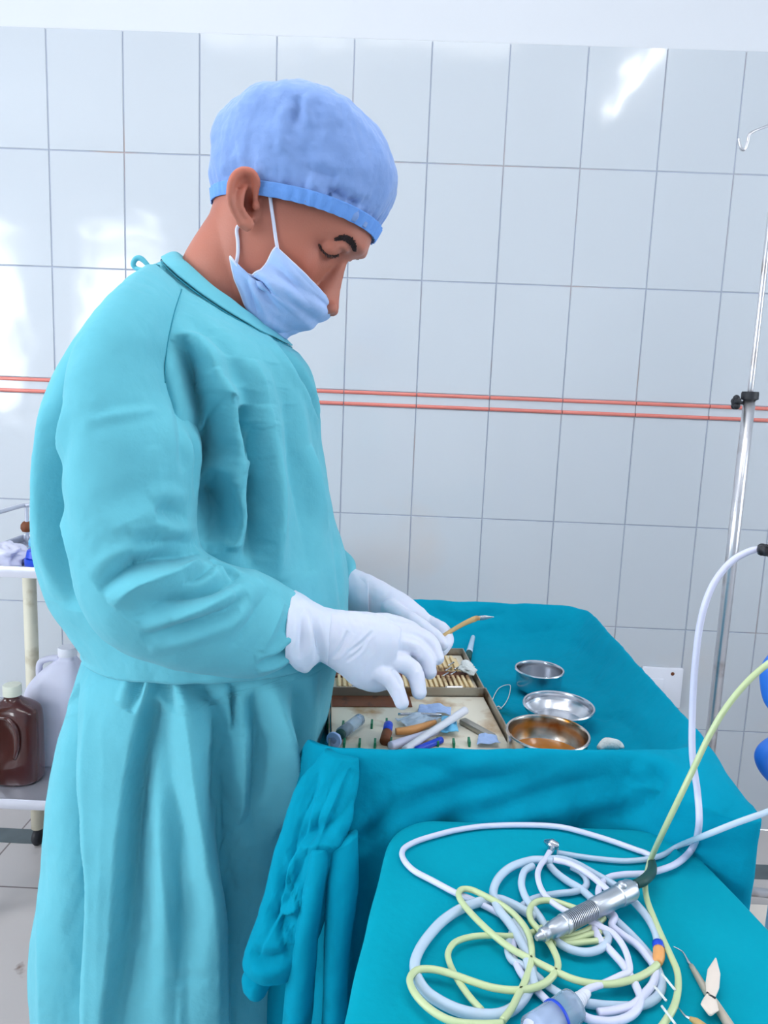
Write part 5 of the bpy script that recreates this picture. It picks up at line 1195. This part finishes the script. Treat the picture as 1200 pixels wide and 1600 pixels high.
# raglan seam line on the near shoulder
sm = []
bv2 = BVHTree.FromPolygons([tuple(v) for v in get_np(slv.data)], [tuple(p.vertices) for p in slv.data.polygons])
bv3 = BVHTree.FromPolygons([tuple(v) for v in get_np(bod.data)], [tuple(p.vertices) for p in bod.data.polygons])
def on_gown(px, py, off=.0005):
    d_ = Vector(ray(px, py)).normalized(); hs = [b.ray_cast(Vector(CO), d_) for b in (bv2, bv3)]; hs = [h for h in hs if h[0] is not None]
    if not hs: return None
    h = min(hs, key=lambda h: h[3]); return tuple(h[0] - d_ * off)
pts = [on_gown(*p) for p in catmull([(284, 452), (272, 490), (262, 535), (258, 575), (258, 598)], 40)]; pts = [p for p in pts if p]
Vt, Ft = tube_geo(pts, .0006, 6, resample=False); link('seam_stitching', Vt, Ft, MT['gown_d'], gown)
# far sleeve
FR = [(250, 520, 430, 545, 1.00, .05), (240, 600, 450, 610, 1.03, .07), (270, 720, 480, 700, 1.05, .075), (310, 850, 500, 780, 1.05, .07), (380, 920, 520, 830, 1.04, .062), (450, 950, 540, 858, 1.01, .052), (500, 955, 553, 876, .985, .042), (522, 950, 556, 890, .975, .036)]
V, Fc = rings_loft(FR, 120, 120, 2.1); fs_ = link('sleeve', V, Fc, MT['gown'], gown); flip_if_inward(fs_); crumple(fs_, .003, 14, 3, 2.0); solidify(fs_, .0012, -1)

# ------------------------------------------------------------------ gloved hands
def chain(pts, rad): return tube_geo([W(*p) for p in pts], rad, 16, 28)
def balls(pts, rad): return [ellipsoid_geo(W(*pts[0]), rad[0], rad[0], rad[0], None, 16, 10), ellipsoid_geo(W(*pts[-1]), rad[-1], rad[-1], rad[-1], None, 16, 10)]
def hand(name, palm, fingers, cuff, parent, vox=.0013):
    parts = [rings_loft(palm, 40, 48, 2.2, (True, True))]
    for pts, rad in fingers: parts.append(chain(pts, rad)); parts += balls(pts, rad)
    o = fuse(name, parts, MT['glove'], parent, vox, 5, .5)
    crumple(o, .0009, 60, 3, 1.0)
    return o
# near hand: palm (thumb side up and away), fingers curling down
palmN = [(500, 950, 494, 1032, .745, .027), (518, 951, 512, 1040, .752, .024), (545, 954, 536, 1058, .762, .024), (575, 956, 560, 1076, .772, .024), (604, 964, 585, 1082, .78, .022), (628, 982, 606, 1078, .785, .016)]
fN = [([(612, 985, .80), (645, 990, .812), (672, 1005, .815), (684, 1028, .81)], [.0112, .0107, .0100, .0084]),
      ([(612, 1003, .788), (642, 1008, .80), (664, 1026, .802), (672, 1050, .798)], [.0116, .0112, .0103, .0084]),
      ([(602, 1030, .776), (630, 1036, .784), (648, 1054, .784), (655, 1082, .778)], [.0116, .0112, .0100, .0084]),
      ([(588, 1048, .766), (608, 1060, .768), (620, 1078, .765), (628, 1098, .762)], [.0112, .0103, .0093, .0080]),
      ([(560, 985, .79), (600, 975, .825), (640, 985, .845), (668, 1005, .845)], [.0142, .0131, .0114, .0093])]
gn = hand('glove', palmN, fN, None, pr); gn['label'] = 'near glove on the hand reaching over the open case'
fold(gn, [([(545, 1020), (565, 1005), (585, 985)], -.0016, .0022), ([(538, 1035), (560, 1018), (575, 1000)], -.0014, .002), ([(520, 1030), (535, 1010), (545, 985)], -.0020, .003), ([(612, 1045), (622, 1060), (628, 1075)], -.0025, .0035), ([(640, 1020), (650, 1035), (652, 1050)], -.0022, .0035)])
cuffN = [(458, 924, 456, 1036, .735, .0440), (464, 927, 466, 1046, .736, .0420), (476, 932, 480, 1050, .738, .0385), (490, 940, 492, 1040, .742, .0330), (505, 948, 502, 1034, .747, .0280), (520, 952, 514, 1040, .752, .0262)]
V, Fc = rings_loft(cuffN, 60, 120, 2.1); cf = link('cuff', V, Fc, MT['glove'], gn); flip_if_inward(cf); crumple(cf, .0020, 32, 3, 6.0)
fold(cf, [([(470, 950), (474, 985), (468, 1030)], -.004, .006), ([(486, 950), (492, 990), (500, 1030)], -.003, .005), ([(480, 960), (482, 1000), (484, 1040)], .003, .005)])
solidify(cf, .0007, 1)
Vc = get_np(cf.data)[:120]; Vt, Ft = tube_geo([tuple(v) for v in Vc] + [tuple(Vc[0])], .0011, 8, resample=False); link('rolled_bead', Vt, Ft, MT['glove'], cf)
# far hand
palmF = [(556, 892, 560, 965, .965, .028), (578, 898, 582, 975, .958, .026), (606, 913, 602, 990, .948, .025), (636, 930, 620, 1000, .938, .024), (664, 952, 640, 1010, .928, .020), (682, 972, 658, 1016, .92, .015)]
fF = [([(668, 972, .925), (690, 984, .905), (698, 1000, .885), (690, 1016, .872)], [.0100, .0098, .0090, .0078]),
      ([(655, 985, .915), (676, 1003, .893), (680, 1022, .873), (668, 1034, .860)], [.0102, .0098, .0088, .0076]),
      ([(645, 998, .91), (664, 1018, .89), (664, 1034, .872), (654, 1044, .86)], [.0098, .0092, .0084, .0072]),
      ([(632, 1004, .905), (648, 1024, .888), (648, 1040, .872), (640, 1048, .862)], [.0090, .0084, .0076, .0066]),
      ([(610, 950, .92), (645, 972, .885), (672, 990, .865), (690, 1006, .855)], [.0122, .0112, .0100, .0084])]
gf = hand('glove', palmF, fF, None, pr); gf['label'] = 'far glove on the hand holding the amber scalpel handle'
cuffF = [(536, 884, 540, 960, .985, .036), (546, 887, 552, 966, .975, .034), (560, 893, 566, 970, .965, .030), (576, 898, 580, 975, .959, .0272)]
V, Fc = rings_loft(cuffF, 40, 100, 2.1); cf2 = link('cuff', V, Fc, MT['glove'], gf); flip_if_inward(cf2); crumple(cf2, .0018, 32, 3, 9.0); solidify(cf2, .0007, 1)
# scalpel held by the far hand
sc_ = thing('scalpel', 'scalpel with an amber handle and short steel blade held by the far gloved hand', 'scalpel', W(705, 990, .88))
def blade_strip(name, pts, w_, th, m, parent):
    Q = np.array([W(*p) for p in pts]); Q = catmull(Q, 24); wv = np.interp(np.linspace(0, 1, 24), np.linspace(0, 1, len(w_)), w_)
    T = np.gradient(Q, axis=0); T /= np.linalg.norm(T, axis=1)[:, None]; sd = np.cross(T, [0, 1.0, 0]); sd /= np.linalg.norm(sd, axis=1)[:, None]; V = []
    for i in range(24):
        for k in range(12):
            t = 2 * math.pi * k / 12; V.append(Q[i] + sd[i] * wv[i] * math.cos(t) + np.array([0, 1.0, 0]) * th * math.sin(t))
    n0 = len(V); V += [Q[0], Q[-1]]
    return link(name, V, grid_faces(24, 12) + [(n0, (k + 1) % 12, k) for k in range(12)] + [(n0 + 1, 23 * 12 + k, 23 * 12 + (k + 1) % 12) for k in range(12)], m, parent)
blade_strip('handle', [(672, 1006, .868), (700, 989, .885), (724, 975, .90), (742, 967, .91), (750, 966, .915)], [.0022, .0028, .0032, .0040, .0026], .0020, MT['amber'], sc_)
blade_strip('blade', [(748, 966, .914), (758, 965, .918), (772, 964, .923)], [.0032, .0030, .0004], .0006, MT['steel'], sc_)
# shoes
for sy_, dx in ((-.10, 0.0), (.10, 0.01)):
    yy = FY + sy_; SR_ = [(-.075, .020, .030, .04), (-.065, .034, .040, .055), (-.02, .040, .042, .075), (.04, .044, .042, .070), (.11, .046, .036, .050), (.17, .042, .026, .036), (.20, .020, .014, .018)]
    Q = catmull(SR_, 40); V = []
    for x, hw, _, ht in Q:
        for k in range(30):
            t = 2 * math.pi * k / 30; V.append((FX + x + dx, yy + hw * math.cos(t), max(0.0, ht / 2 + ht / 2 * math.sin(t)) * 1.25))
    n0 = len(V); V += [(FX - .076 + dx, yy, .03), (FX + .201 + dx, yy, .015)]
    link('shoe', V, grid_faces(40, 30) + [(n0, (k + 1) % 30, k) for k in range(30)] + [(n0 + 1, 39 * 30 + k, 39 * 30 + (k + 1) % 30) for k in range(30)], MT['black'], pr)
